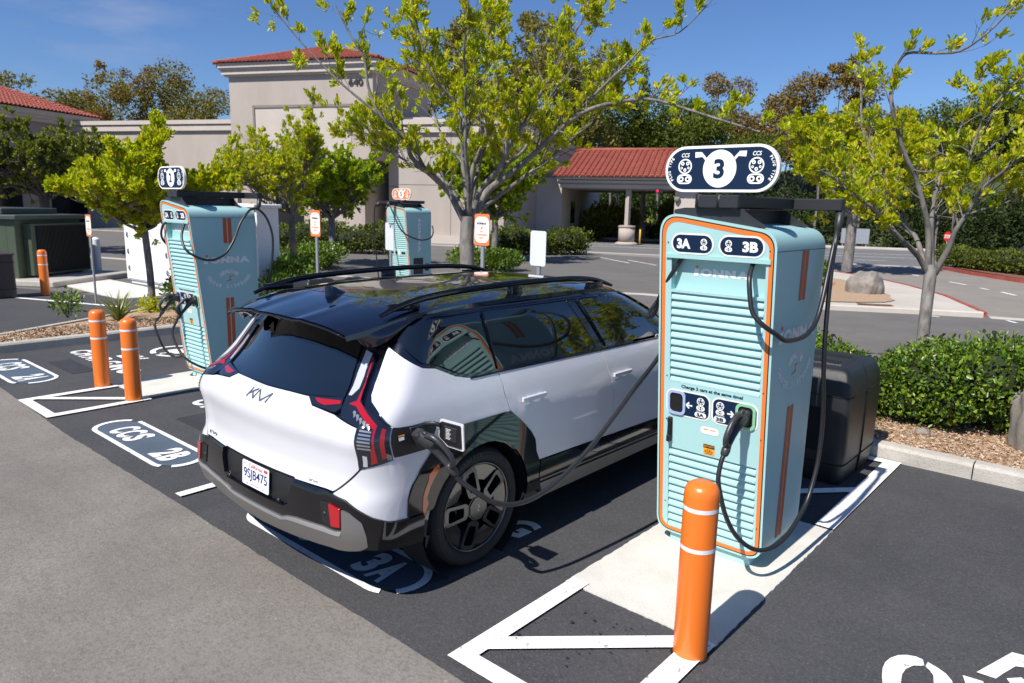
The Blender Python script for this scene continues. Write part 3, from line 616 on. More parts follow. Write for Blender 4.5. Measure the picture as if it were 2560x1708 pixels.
b = MB(); bbox(b, 3.4, 10.4, -4.0, -3.82, 0, .5); bbox(b, 10.2, 11.9, 3.5, 18, 0, 4.2); b.build('base_wall', 'stucco2', bld, shift=bs)
for a0, a1, z0, z1 in ((-33, -30.6, .3, 3.2), (-27, -24.4, .3, 3.2), (-20.5, -18, .3, 3.4), (-15, -12.6, .3, 3.4)):
    b = MB(); bbox(b, a0, a1, .30, .34, z0, z1); wn = b.build('window', 'window', bld, shift=bs)
    b = MB(); bbox(b, a0-.12, a1+.12, .24, .30, z1, z1+.12); bbox(b, a0-.12, a1+.12, .24, .30, z0-.12, z0); b.build('window_frame', 'joint', wn, shift=bs)
b = MB(); bbox(b, 11.92, 11.98, 6.5, 7.7, 1.2, 2.7); bbox(b, -7.8, -5.6, .36, .4, .3, 3.0); b.build('window', 'window', bld, shift=bs)
# canopy
b = MB(); bbox(b, 12.0, 20.9, 2.5, 13.2, 3.55, 3.78); bbox(b, 11.9, 21.1, 2.3, 13.4, 3.86, 4.02); bbox(b, 11.9, 21.0, 2.4, 13.3, 3.78, 3.86, 1); bbox(b, 11.8, 21.3, 2.1, 13.6, 4.06, 4.22); b.build('canopy_fascia', ['stucco2', 'stucco3'], bld, shift=bs)
b = MB(); bbox(b, 12.1, 20.8, 2.6, 13.1, 3.50, 3.55); b.build('canopy_ceiling', 'stucco3', bld, shift=bs)
b = MB(); tile_slope(b, BL(11.6, 1.9, 4.24), BL(21.5, 1.9, 4.24), BL(12.2, 7.6, 6.25), BL(19.3, 7.6, 6.25), .36, .12); tile_slope(b, BL(21.5, 1.9, 4.24), BL(21.5, 13.7, 4.24), BL(19.3, 7.6, 6.25), BL(19.3, 7.61, 6.25), .36, .12)
b.add([BL(11.6, 13.7, 4.24), BL(21.5, 13.7, 4.24), BL(19.3, 7.6, 6.25), BL(12.2, 7.6, 6.25)], [(0, 1, 2, 3)]); b.tube([BL(11.9, 7.6, 6.3), BL(19.3, 7.6, 6.3)], .16, 6); b.tube([BL(19.3, 7.6, 6.28), BL(21.5, 1.9, 4.3)], .14, 6); b.build('canopy_roof', 'tile', bld, shift=bs)
def col_at(a, bb_, r=.52, h=1.1):
    b = MB(); p = BL(a, bb_, 0); b.lathe([(.72, 0), (.74, .12), (.55, .2)], 20, p, mi=0); b.lathe([(r, .2), (r, h)], 20, p); b.lathe([(r+.02, h), (r+.05, h+.05), (r, h+.14), (.2, h+.16)], 20, p, mi=1); b.box(p[0]-.13, p[0]+.13, p[1]-.13, p[1]+.13, h+.15, 3.5); return b.build('column', ['stucco', 'stucco3'], bld, shift=bs)
col_at(16.4, 2.9); col_at(16.4, 11)
b = MB(); bbox(b, 19.3, 20.6, 2.8, 12.8, 0, 3.5); b.build('end_wall', 'stucco2', bld, shift=bs)
b = MB(); bbox(b, 18.15, 18.6, 2.2, 2.3, 3.3, 3.52); lt = b.build('lane_signal', 'black', bld, shift=bs)
b = MB(); p = BL(18.25, 2.17, 3.42); b.lathe([(.07, 0), (.07, .03)], 12, p, 'y'); M['redlit'] = mat('lit_red_signal', (.7, 0, .02), emit=(1, .01, .03, 2.2)); b.build('signal_lamp', 'redlit', lt, shift=bs)
b = MB(); p = Vector(BL(19.45, 2.72, 2.9)); b.lathe([(.1, -.18), (.2, .1), (.12, .2)], 12, p); b.build('wall_lamp', 'joint', bld, shift=bs)
b = MB(); b.lathe([(.055, 0), (.055, 1.0), (.0, 1.03)], 12, (0, 0, 0)); tag(b.build('bollard', 'yellowp', loc=BL(17.25, 3.0, 0)), 'yellow steel bollard beside the drive-through column', 'bollard')
# second building far left: its long eave runs towards the camera
SF = Vector((-62.2, 22.75, 0)); SN_ = Vector((.4465, -.8948, 0)); SI = Vector((-.8948, -.4465, 0))
def SB(a, c, z): return tuple(SF+SN_*a+SI*c+Vector((0, 0, z)))
def sbox(mb, a0, a1, c0, c1, z0, z1, mi=0):
    mb.add([SB(x, y, z) for z in (z0, z1) for y in (c0, c1) for x in (a0, a1)], [(0, 2, 3, 1), (4, 5, 7, 6), (0, 1, 5, 4), (2, 6, 7, 3), (0, 4, 6, 2), (1, 3, 7, 5)], mi)
lb = empty('building', SB(8, 5, 0), 'separate beige building with a red tile hip roof at the left edge', 'building'); ls = lb.location
b = MB(); sbox(b, .8, 16.5, .8, 10.5, 0, 7.4); b.build('wall', 'stucco3', lb, shift=ls)
b = MB(); sbox(b, .5, 16.8, .5, 10.8, 7.4, 7.65); sbox(b, .2, 17.1, .2, 11.1, 7.85, 8.2); sbox(b, .35, 16.9, .35, 10.9, 7.65, 7.85); b.build('cornice', 'stucco2', lb, shift=ls)
b = MB(); cs = [SB(0, 0, 8.25), SB(17.3, 0, 8.25), SB(17.3, 11.3, 8.25), SB(0, 11.3, 8.25)]; r0, r1 = SB(5.65, 5.65, 10.35), SB(11.65, 5.65, 10.35)
tile_slope(b, cs[0], cs[1], r0, r1); tile_slope(b, cs[1], cs[2], r1, r1); tile_slope(b, cs[2], cs[3], r1, r0); tile_slope(b, cs[3], cs[0], r0, r0); b.tube([cs[0], r0], .14, 6); b.tube([cs[1], r1], .14, 6); b.tube([r0, r1], .14, 6); b.build('tile_roof', 'tile', lb, shift=ls)
for k in range(3):
    b = MB(); sbox(b, 2.2+k*4.8, 4.6+k*4.8, .74, .8, .3, 3.4); b.build('window', 'window', lb, shift=ls)

# ---------------------------------------------------------------- street furniture
def bollard(loc, label, h=.95, r=.088):
    e = empty('bollard', loc, label, 'bollard', 'orange bollards with two reflective bands')
    b = MB(); b.lathe([(r*.99, 0), (r, .01), (r, h-.075), (r*.97, h-.045), (r*.86, h-.02), (r*.6, h-.004), (0, h)], 40, cap=False); b.build('sleeve', 'bollard', e, ang=50)
    for z in (h-.13, h-.34):
        b = MB(); b.lathe([(r+.0015, z-.011), (r+.0015, z+.011)], 40, cap=False); b.build('reflective_band', 'tape', e)
    b = MB(); b.lathe([(r+.012, 0), (r+.010, .006), (r*.9, .007)], 32, cap=False); b.build('base_seal', 'dark', e)
    return e
bollard((-1.49, 3.20, .005), 'large orange bollard in front of charger 3 on the right')
bollard((-9.31, 3.16, .005), 'left one of the two orange bollards in front of charger 2')
bollard((-8.42, 3.17, .005), 'right one of the two orange bollards in front of charger 2')
bollard((-19.05, 5.42, .005), 'distant orange bollard before the green utility cabinet', 1.05, .095)
for loc, lab, h in (((-23.6, 8.15, 0), 'white steel pole right of the green utility cabinet', 1.08), ((-22.9, 5.75, 0), 'white steel pole at the left edge behind the brown bin', 1.08)):
    b = MB(); b.lathe([(.11, 0), (.11, h-.05), (.06, h), (0, h+.01)], 20); o = b.build('pole', 'cabwhite', loc=loc, ang=40); tag(o, lab, 'pole', 'white steel poles')
def ev_sign(loc, label, ztop=2.1, rz=0, back=False, w_=.30, h_=.46, zr=None):
    e = empty('parking_sign', loc, label, 'sign', 'white sign backs' if back else 'charging only parking signs', rz)
    b = MB(); b.box(-.028, .028, .0, .012, 0, ztop-.05); b.box(-.028, -.018, .012, .03, 0, ztop-.05); b.box(.018, .028, .012, .03, 0, ztop-.05); b.build('post', 'grey', e)
    y = -.012; P = rrect(-w_/2, w_/2, ztop-h_, ztop, .035, 5)
    b = MB(); b.prism(P, y, y+.006, lambda x, z, h: (x, h, z)); pn = b.build('panel', 'signback' if back else 'sigorange', e)
    if not back:
        d = D2(); d.poly(circ(0, ztop-h_/2, w_*.47, 40, h_*.44)) if False else d.poly(roundpoly([(-w_/2+.006, ztop-h_*.22), (-w_*.3, ztop-.04), (w_*.3, ztop-.04), (w_/2-.006, ztop-h_*.22), (w_/2-.006, ztop-h_*.78), (w_*.3, ztop-h_+.04), (-w_*.3, ztop-h_+.04), (-w_/2+.006, ztop-h_*.78)], .09, 5)); d.build('sign_field', 'offwhite', lambda x, z: (x, y-.0015, z), pn)
        d = D2(); brand_mark(d, -w_*.33, ztop-h_*.335, w_*.64, h_*.085, 0, 0)
        c_ = ztop-h_*.44; d.poly([(-.035, c_-.022), (-.01, c_-.008), (-.014, c_+.018), (.04, c_+.022), (.008, c_+.01), (.012, c_-.02)], 1)
        d.text('EV', -w_*.09, ztop-h_*.585, w_*.18, h_*.06, 1, .03); d.text('CHARGING', -w_*.36, ztop-h_*.69, w_*.72, h_*.065, 1, .03); d.text('ONLY', -w_*.18, ztop-h_*.79, w_*.36, h_*.06, 1, .03)
        d.build('sign_lettering', ['sigtext', 'sigorange'], lambda x, z: (x, y-.003, z), pn)
    return e
ev_sign((-16.95, 5.75, 0), 'orange and white charging sign near the utility cabinets, furthest left', 1.90)
ev_sign((-11.15, 7.47, .1), 'orange and white charging sign between charger 2 and charger 5', 2.03)
ev_sign((-7.36, 7.78, .1), 'orange and white charging sign just right of the big tree trunk', 2.06)
ev_sign((-9.62, 7.9, .1), 'blank white sign back in front of charger 5', 1.86, R(-12), True)
ev_sign((-6.02, 7.45, .1), 'blank white sign back right of the big tree, dappled with shade', 1.87, R(-8), True)
b = MB(); b.lathe([(.035, 0), (.035, 1.75)], 8); sg = empty('stop_sign', (-10.8, 60.6, -.75), 'red octagonal stop sign across the street', 'sign'); b.build('post', 'grey', sg)
b = MB(); b.prism([(.38*math.cos(R(22.5+45*i)), 1.6+.38*math.sin(R(22.5+45*i))) for i in range(8)], 0, .02, lambda x, z, h: (x*.8-h*0, -.05+h+x*-.6, z)); pn = b.build('panel', mat('stop_red', (.62, .03, .03), .4), sg)
d = D2(); d.text('STOP', -.27, 1.47, .54, .26, 0, .03); d.build('sign_lettering', 'white', lambda x, z: (x*.8, -.062+x*-.6, z), pn)
b = MB(); b.box(-.9, .9, -.02, .02, .25, 1.3); b.box(-.8, -.72, .02, .08, -.2, 1.2); b.box(.72, .8, .02, .08, -.2, 1.2); o = b.build('roadside_sign', 'grey', loc=(-15.4, 54.5, 0)); o.rotation_euler.z = R(20); tag(o, 'grey rectangular sign back beyond the street, behind the small tree trunk', 'sign')
# waste bins
def bin_body(e, w_, dp, h, m, ribs=True):
    """bulged moulded cabinet: w_ along x, dp along y"""
    b = MB(); lv = [(0, .92), (.03, .95), (.16, .97), (.2, .99), (.5, 1.0), (.70, 1.0), (.775, .985), (.79, .985), (.88, .965), (.96, .90), (.985, .86), (1.0, .80)]
    n = 40; vs = []
    def ring(k):
        o = []
        for i in range(n):
            a = 2*math.pi*i/n; c_, s_ = math.cos(a), math.sin(a); ex = .13
            o.append((w_/2*k*math.copysign(abs(c_)**ex, c_), dp/2*k*math.copysign(abs(s_)**ex, s_)))
        return o
    for t, k in lv: vs += [(x, y, t*h) for x, y in ring(k)]
    fs = [(k*n+i, k*n+(i+1) % n, (k+1)*n+(i+1) % n, (k+1)*n+i) for k in range(len(lv)-1) for i in range(n)]+[tuple((len(lv)-1)*n+i for i in range(n))]
    b.add(vs, fs, 0, True); o = b.build('shell', m, e, ang=32); return o
e = empty('waste_bin', (-2.06, 6.66, .005), 'large black moulded waste station beside charger 3', 'waste bin')
sh = bin_body(e, .84, .98, 1.0, 'bin')
for z, k in ((.77, .990), (.185, .992)):
    b = MB(); pts = []
    for i in range(41):
        a = 2*math.pi*i/40; c_, s_ = math.cos(a), math.sin(a); pts.append((.42*k*math.copysign(abs(c_)**.13, c_), .49*k*math.copysign(abs(s_)**.13, s_), z))
    b.tube(pts, .0045, 6); b.build('seam', 'dark', e)
b = MB(); b.tube([(.40, .0, .02), (.413, .0, .2), (.417, .0, .6), (.41, .0, .8), (.385, .0, .93), (.35, .0, .985)], .013, 8); b.build('joint_groove', 'dark', e)
b = MB(); b.rbox(-.28, .28, -.30, .30, .965, 1.012, .015); b.build('lid', 'bin', e)
b = MB(); b.box(-.23, .23, -.26, -.14, 1.0125, 1.0145); b.box(-.23, .23, .06, .20, 1.0125, 1.0145); b.build('vent_slot', 'dark', e)
b = MB(); b.rbox(-.26, .24, -.512, -.46, .28, .66, .02); b.build('front_recess', 'dark', e); b = MB(); b.rbox(-.2, .1, -.530, -.505, .56, .60, .005); b.build('dispenser_flap', 'bmetal', e)
e = empty('waste_bin', (-10.2, 6.75, .005), 'black waste bin between charger 2 and the signs, only its top showing over the car', 'waste bin')
bin_body(e, .62, .62, 1.02, 'bin'); b = MB(); b.rbox(-.24, .24, -.24, .24, .985, 1.04, .02); b.build('lid', 'bin', e); b = MB(); b.rbox(-.15, .15, -.09, .09, 1.04, 1.043, .001); b.build('lid_opening', 'grey', e)
e = empty('waste_bin', (-19.2, 4.45, .005), 'brown slatted waste bin at the left edge of the lot', 'waste bin')
b = MB(); b.rbox(-.36, .36, -.36, .36, 0, .98, .03); bx_ = b.build('shell', 'binbrown', e)
b = MB(); b.box(-.363, .363, -.363, .363, .2, .212); b.box(-.363, .363, -.363, .363, .8, .812); b.build('seam', 'dark', e); b = MB(); b.rbox(-.38, .38, -.38, .38, .95, 1.0, .02); b.build('lid', 'binbrown', e)
# green transformer cabinets on a kerbed plinth
RZ = R(33)
b = MB(); b.rbox(-2.0, 1.75, -1.55, 1.6, 0, .15, .02); p_ = struct(b.build('cabinet_plinth', 'curb', loc=(-22.75, 6.35, 0))); p_.rotation_euler.z = RZ
e = empty('utility_cabinet', (-23.06, 6.13, .15), 'large olive green transformer cabinet with dark louvred side and sloping lid', 'utility cabinet', None, RZ)
b = MB(); b.rbox(-1.9, .85, -1.15, 1.15, 0, 1.5, .01); b.build('housing', 'cabgreen', e)
b = MB(); b.rbox(-2.0, 1.02, -1.28, 1.28, 1.50, 1.62, .02); b.rbox(-1.9, .3, -.9, 1.0, 1.62, 1.78, .02); b.build('lid', 'cabroof', e)
b = MB(); b.rbox(.85, 1.10, -.92, 1.15, .06, 1.40, .01); lf = b.build('louvre_frame', 'cabgreen', e)
b = MB()
for k in range(40): b.box(1.10, 1.14, -.76+k*.046, -.76+k*.046+.02, .12, 1.33)
b.box(1.101, 1.108, -.78, 1.08, .11, 1.35); b.build('louvre', 'louv', lf)
b = MB(); b.box(-1.6, .6, -1.153, -1.15, .1, 1.4); b.build('door', 'cabgreen', e)
e = empty('utility_cabinet', (-28.2, 5.6, 0), 'second green cabinet behind, only its flat dark lid showing', 'utility cabinet', None, RZ)
b = MB(); b.rbox(-1.6, 1.6, -.9, .9, 0, 1.72, .01); b.build('housing', 'cabgreen', e); b = MB(); b.rbox(-1.7, 1.7, -1., 1., 1.72, 1.88, .02); b.build('lid', 'cabroof', e)
# white power cabinets
e = empty('power_cabinet', (-17.57, 8.30, 0), 'tall white power cabinet bank with black handles behind charger 2', 'power cabinet', None, R(3.2))
b = MB(); b.rbox(-3.11, 3.11, -.27, .28, .1, 2.12, .01); b.rbox(-3.0, 3.0, -.22, .25, 0, .1, .01); hs = b.build('housing', 'cabwhite', e); b = MB(); b.rbox(-3.16, 3.16, -.36, .34, 2.12, 2.2, .015); b.build('lid', 'cabwhite', e)
for i in range(6):
    x0 = -3.06+i*1.02; b = MB(); b.rbox(x0, x0+1.0, -.295, -.27, .14, 2.08, .006); dr = b.build('door', 'cabwhite', e)
    for z in (.38, .82, 1.26, 1.70):
        b = MB(); b.tube([(x0+.16, -.31, z), (x0+.16, -.32, z+.07), (x0+.21, -.32, z+.12), (x0+.21, -.31, z-.03), (x0+.16, -.31, z)], .010, 5); b.build('handle', 'black', dr)
# boulders
def boulder(loc, sx, sy, sz, label, seedv, group=None):
    r_ = np.random.default_rng(seedv); bmx = bmesh.new(); bmesh.ops.create_icosphere(bmx, subdivisions=5, radius=1)
    ks = r_.normal(size=(14, 3))*2.2; ph = r_.uniform(0, 6, 14)
    for v in bmx.verts:
        p = np.array(v.co); q = sum(math.sin(k_@p+f_) for k_, f_ in zip(ks, ph))/14; q2 = sum(math.sin(3.1*(k_@p)+f_*2) for k_, f_ in zip(ks, ph))/14; q3 = sum(abs(math.sin(7.*(k_@p)+f_*3)) for k_, f_ in zip(ks, ph))/14
        s_ = 1+q*.45+q2*.16+q3*.06; f_ = abs(p)**.8*np.sign(p); v.co = Vector((f_[0]*s_*sx, f_[1]*s_*sy, max(-.3*sz, f_[2]*s_*sz)))
    me = bpy.data.meshes.new('boulder'); bmx.to_mesh(me); bmx.free(); me.materials.append(M['stone']); me.polygons.foreach_set('use_smooth', [True]*len(me.polygons))
    o = bpy.data.objects.new('boulder', me); C.objects.link(o); o.location = loc; tag(o, label, 'boulder', 'landscape boulders'); return o
boulder((-5.75, 21.7, .20), .47, .45, .52, 'round grey boulder on the island beyond the driveway, mottled with leaf shade', 3)
boulder((-.30, 8.35, .28), .42, .42, .62, 'large boulder at the right edge of the picture, against the hedge', 8)
boulder((-1.42, 8.02, .12), .08, .06, .05, 'small flat stone half buried under the hedge', 5)
# ---------------------------------------------------------------- charging stations (local frame: x right, y back, z up; front leans forward)
def yf(z): return -.035-.0985*(z-.085)
OUT = roundpoly([(-.375, .075), (.375, .075), (.375, 2.165-.005), (-.375, 2.262)], [.11, .11, .12, .13], 8)
def scaled_outline(off):
    P = [(-.375+off, .075+off), (.375-off, .075+off), (.375-off, 2.160-off*1.1), (-.375+off, 2.262-off*1.1)]
    return roundpoly(P, [.11-off*.8, .11-off*.8, .12-off*.8, .13-off*.8], 8)
def F(dp): return lambda x, z: (x, yf(z)+dp, z)
def slab(mb, x0, x1, z0, z1, d0, d1, mi=0):
    """plate following the leaning front: depth d0 (outer) .. d1"""
    vs = []
    for dd in (d0, d1):
        for z in (z0, z1):
            for x in (x0, x1): vs.append((x, yf(z)+dd, z))
    mb.add(vs, [(0, 1, 3, 2), (4, 6, 7, 5), (0, 4, 5, 1), (2, 3, 7, 6), (0, 2, 6, 4), (1, 5, 7, 3)], mi)
def louvres(mb, x0, x1, z0, z1, n, full=True):
    p = (z1-z0)/n
    for i in range(n):
        a = z0+i*p; b = a+p; q = []
        for z, dd in ((a, .001), (a+p*.12, -.0005), (a+p*.45, .004), (b+.002, .030)): q += [(x0, yf(z)+dd, z), (x1, yf(z)+dd, z)]
        k = len(q)//2; mb.add(q, [(2*j, 2*j+1, 2*j+3, 2*j+2) for j in range(k-1)], 0, True)
        mb.add([(x0, yf(a)+.001, a), (x1, yf(a)+.001, a), (x0, yf(a)+.04, a+.001), (x1, yf(a)+.04, a+.001)], [(0, 2, 3, 1)])
def connector(parent, P, ax, dn, mt='bmetal'):
    """plug and pistol grip; P socket face centre, ax outward, dn direction of the cable end"""
    P = Vector(P); ax = Vector(ax).normalized(); sd_ = ax.cross(Vector(dn)).normalized(); dn_ = sd_.cross(ax).normalized()
    def q(a, d_, s_=0): return tuple(P+ax*a+dn_*d_+sd_*s_)
    MM = Matrix((sd_, ax, -dn_)).transposed().to_4x4(); MM.translation = P
    b = MB(); b.rbox(-.034, .034, -.02, .045, -.045, .05, .013, 0, MM)
    b.tube([q(.03, 0), q(.065, .004), q(.095, .014), q(.118, .03)], [.045, .043, .038, .030], 16, sx=.78, smooth=4)
    b.tube([q(.080, -.022), q(.13, -.028), q(.178, .004), q(.212, .055), q(.226, .105), q(.214, .142), q(.196, .160)], [.018, .017, .0155, .0150, .0155, .016, .018], 12, smooth=6, sx=1.1)
    b.tube([q(.085, .030), q(.105, .062), q(.130, .102), q(.158, .142), q(.182, .178)], [.034, .0245, .0195, .019, .020], 12, smooth=6)
    b.tube([q(.168, .150), q(.186, .186), q(.197, .212), q(.200, .222)], [.020, .027, .024, .018], 12)
    b.tube([q(.060, -.044, 0), q(.09, -.038, 0)], [.012, .010], 8)
    return b.build('connector', 'plug' if mt == 'bmetal' else mt, parent), q(.199, .215), q(.216, .26)
def cable(parent, pts, r=.0145, k=8):
    b = MB(); b.tube(pts, r, 12, smooth=k); return b.build('cable', 'cable', parent)
def sign_art(num, main):
    a = D2(); hw, hh = .354, .134; P = rrect(-hw, hw, -hh, hh, hh*.98, 12); Q = rrect(-hw+.016, hw-.016, -hh+.016, hh-.016, hh-.018, 12)
    a.poly(P, 1); b = D2(); b.poly(Q, 0)
    c = D2(); c.poly(circ(0, 0, .104, 40, .108), 1)
    for s_ in (-1, 1):
        c.plug(s_*.222, -.012, .150, 1); c.text('CCS', s_*.222-.026, .070, .052, .024, 1, .02, .2)
        x = lambda u: s_*u
        c.poly([(x(.158), .066), (x(.160), .098), (x(.118), .098), (x(.084), .062), (x(.092), .048), (x(.112), .070)] if s_ > 0 else [(x(.158), .066), (x(.112), .070), (x(.092), .048), (x(.084), .062), (x(.118), .098), (x(.160), .098)], 1)
    c.arctext('PLUG TYPE', -.225, 0, .101, .017, 218, 142, 1, .035, True, None, .7); c.arctext('PLUG TYPE', .225, 0, .101, .017, 38, -38, 1, .035, True, None, .7)
    e = D2(); e.text(num, -.036, -.056, .066, .112, 2, .035)
    return a, b, c, e
def charging_station(loc, num, label, variant='front', cables=None, simple=False):
    st = empty('charging_station', loc, label, 'charging station', 'teal two-cable charging stations')
    b = MB(); b.rbox(-.285, .285, .0, .58, 0, .09, .004); b.build('plinth', 'teal', st)
    # cabinet shell: outline extruded from the leaning front to the upright back
    b = MB(); n = len(OUT); bk = .635; vs = [(x, yf(z)+.045, z) for x, z in OUT]+[(x, yf(z)+.001, z) for x, z in OUT]
    sx = .965
    vs = [(x, yf(z), z) for x, z in OUT]+[(x, bk-.07, z) for x, z in OUT]+[(x*.985, bk-.025, .075+(z-.075)*.994) for x, z in OUT]+[(x*.93, bk, .075+(z-.075)*.965+.03) for x, z in OUT]
    b.add(vs, [(k*n+i, k*n+(i+1) % n, (k+1)*n+(i+1) % n, (k+1)*n+i) for k in range(3) for i in range(n)]+[tuple(3*n+i for i in range(n))], 0, True)
    # front frame with an opening for the door
    hole = [(-.29, .10), (.315, .10), (.315, 1.985), (-.29, 1.985)] if variant == 'front' else [(-.30, .10), (.30, .10), (.30, 1.97), (-.30, 1.97)]
    bmx = bmesh.new(); ring = [bmx.verts.new((x, yf(z), z)) for x, z in OUT]; hv = [bmx.verts.new((x, yf(z), z)) for x, z in hole]
    for R_ in (ring, hv):
        for i in range(len(R_)): bmx.edges.new((R_[i], R_[(i+1) % len(R_)]))
    bmesh.ops.triangle_fill(bmx, use_beauty=True, edges=bmx.edges[:]); bmx.verts.index_update()
    b.add([tuple(v.co) for v in bmx.verts], [[v.index for v in f.verts] for f in bmx.faces], 0, False); bmx.free()
    hp = [(x, yf(z), z) for x, z in hole]+[(x, yf(z)+.07, z) for x, z in hole]; b.add(hp, [(i, (i+1) % 4, 4+(i+1) % 4, 4+i) for i in range(4)]+[(4, 5, 6, 7)])
    cab = b.build('cabinet', 'teal', st, ang=35)
    # trim lines
    d = D2(); d.ring(scaled_outline(.020), scaled_outline(.044)); d.build('orange_border', 'orange', F(-.0015), cab)
    d = D2(); d.ring(scaled_outline(.0135), scaled_outline(.020)); d.build('gasket', 'dark', F(-.001), cab)
    b = MB(); b.box(.3748, .3768, yf(2.047)+.005, bk-.03, 2.0455, 2.0495); b.box(-.3768, -.3748, yf(2.047)+.005, bk-.03, 2.0455, 2.0495); b.build('lid_seam', 'teal_dark', cab)
    side = lambda s_: (lambda y, z: (s_*.3765, y if s_ > 0 else .60-y, z))
    if variant == 'front':
        b = MB(); slab(b, -.325, .345, 1.975, 2.0, -.012, .01); b.build('fascia_lip', 'teal', cab)
        b = MB(); slab(b, -.29, .315, 1.768, 1.985, .055, .06); slab(b, -.29, .315, 1.758, 1.775, .0, .055)
        louvres(b, -.288, .313, 1.165, 1.762, 12); slab(b, -.29, .315, .705, 1.168, .001, .02); louvres(b, -.288, .313, .118, .708, 11); slab(b, -.29, .315, .10, .119, .001, .02); door = b.build('door_panel', 'teal', st)
        b = MB(); slab(b, -.288, .313, .12, .70, .040, .045); slab(b, -.288, .313, 1.17, 1.76, .040, .045); b.build('louvre_void', 'teal_dark', door)
        d = D2(); brand_mark(d, -.165, 1.868, .365, .062, 0, 1); d.text('TM', .205, 1.918, .012, .006, 0); d.build('wordmark', ['greyprint', 'orange'], F(.0535), door)
        # number badges
        for x0, x1, code, cx in ((-.292, -.008, num+'A', -1), (.022, .306, num+'B', 1)):
            d = D2(); d.poly(rrect(x0, x1, 2.004, 2.132, .062, 10), 0); pb = d.build('number_badge', 'offwhite', F(-.003), st)
            d = D2(); d.poly(rrect(x0+.011, x1-.011, 2.015, 2.121, .052, 10), 0); d.build('badge_field', 'navy', F(-.0045), pb)
            d = D2()
            if cx < 0: d.text(code, x0+.040, 2.036, .092, .062, 0, .05); d.plug(x1-.064, 2.068, .070, 0, .07)
            else: d.text(code, x1-.134, 2.036, .094, .062, 0, .05); d.plug(x0+.064, 2.068, .070, 0, .07)
            d.build('badge_lettering', 'white', F(-.006), pb)
        # socket panels
        d = D2(); d.text('Charge 2 cars at the same time!', -.205, 1.128, .418, .028, 0, .035); d.build('instruction_lettering', 'navy', F(-.001), door)
        for x0, x1, code, sx0, sx1, col in ((-.311, .001, num+'A', -.298, -.170, (.45, .56, .80)), (.010, .314, num+'B', .172, .300, (.36, .70, .45))):
            d = D2(); d.poly(rrect(x0, x1, .940, 1.118, .05, 8)); pn = d.build('socket_panel', 'offwhite', F(-.001), st)
            d = D2(); d.poly(rrect(x0+.010, x1-.010, .950, 1.108, .042, 8)); d.build('panel_field', 'navy', F(-.0025), pn)
            b = MB(); P = rrect(sx0, sx1, .947, 1.111, .038, 8); Q = rrect(sx0+.017, sx1-.017, .964, 1.094, .026, 8); n = len(P)
            b.add([(x, yf(z)-.012, z) for x, z in P]+[(x, yf(z)-.012, z) for x, z in Q]+[(x, yf(z), z) for x, z in P]+[(x, yf(z)+.0, z) for x, z in Q], [(i, (i+1) % n, n+(i+1) % n, n+i) for i in range(n)]+[(i, 2*n+i, 2*n+(i+1) % n, (i+1) % n) for i in range(n)]+[(n+i, n+(i+1) % n, 3*n+(i+1) % n, 3*n+i) for i in range(n)])
            b.build('socket_bezel', 'bezelb' if sx0 < 0 else 'bezelg', pn)
            d = D2(); d.poly(Q); d.build('socket', 'black', F(-.004), pn)
            cxs = (sx0+sx1)/2; d = D2(); d.poly(circ(cxs, 1.05, .030, 20)); d.poly(rrect(cxs-.035, cxs+.035, .975, 1.015, .018, 6)); d.poly(rrect(cxs-.02, cxs+.02, 1.076, 1.09, .005)); d.build('socket_holes', 'dark', F(-.0055), pn)
            px_ = -.065 if sx0 < 0 else .068; d = D2(); d.plug(px_, 1.048, .088, 0, .06); d.poly(rrect(px_-.040, px_+.040, .958, .992, .0165, 8), 0); d.text('CCS PLUG TYPE', px_-.030, .9955, .06, .005, 0, .02)
            ar = -.145 if sx0 < 0 else .138; s_ = -1 if sx0 < 0 else 1; d.stroke([(ar-s_*.022, 1.025), (ar+s_*.016, 1.025)], .010); d.stroke([(ar, 1.045), (ar+s_*.021, 1.025)], .010); d.stroke([(ar, 1.005), (ar+s_*.021, 1.025)], .010); d.build('panel_lettering', 'white', F(-.004), pn)
            d = D2(); d.text(code, px_-.026, .963, .052, .024, 0, .05); d.build('code_lettering', 'navy', F(-.0055), pn)
        d = D2(); d.poly(rrect(-.063, .064, .855, .905, .024, 8)); st1 = d.build('help_sticker', 'offwhite', F(-.001), st)
        d = D2(); d.text('NEED A HAND?', -.042, .884, .084, .008, 0, .03); [d.stroke([(-.042+k*.0145, .876), (-.030+k*.0145, .876)], .004, 1) for k in range(6)]; [d.stroke([(-.03+k*.0155, .866), (-.018+k*.0155, .866)], .004, 1) for k in range(4)]; d.build('sticker_lettering', ['orange', 'greyprint'], F(-.0025), st1)
        d = D2(); d.poly([(-.039, .715), (.038, .715), (.038, .786), (-.039, .786)]); st2 = d.build('warning_sticker', 'yellow', F(-.001), st)
        d = D2(); d.poly([(-.039, .761), (.038, .761), (.038, .786), (-.039, .786)], 0); d.text('ELECTRICITY', -.036, .767, .072, .013, 1, .03)
        for k in range(4):
            for j in range((2, 4, 4, 3)[k]): d.stroke([(-.0075*(2, 4, 4, 3)[k]+j*.015, .751-k*.009), (-.0075*(2, 4, 4, 3)[k]+j*.015+.012, .751-k*.009)], .004, 0)
        d.build('sticker_lettering', ['dark', 'yellow'], F(-.0025), st2)
        b = MB(); MMx = Matrix.Translation((-.281, yf(.83), .835)); b.rbox(-.018, .018, -.012, .0, -.085, .085, .005, 0, MMx); b.rbox(-.012, .014, -.030, -.008, -.085, -.04, .004, 0, MMx); b.rbox(-.011, .011, -.026, -.012, -.05, .06, .005, 0, MMx); b.rbox(-.015, .015, -.027, -.010, .045, .082, .006, 0, MMx); b.build('latch', 'black', door)
        b = MB()
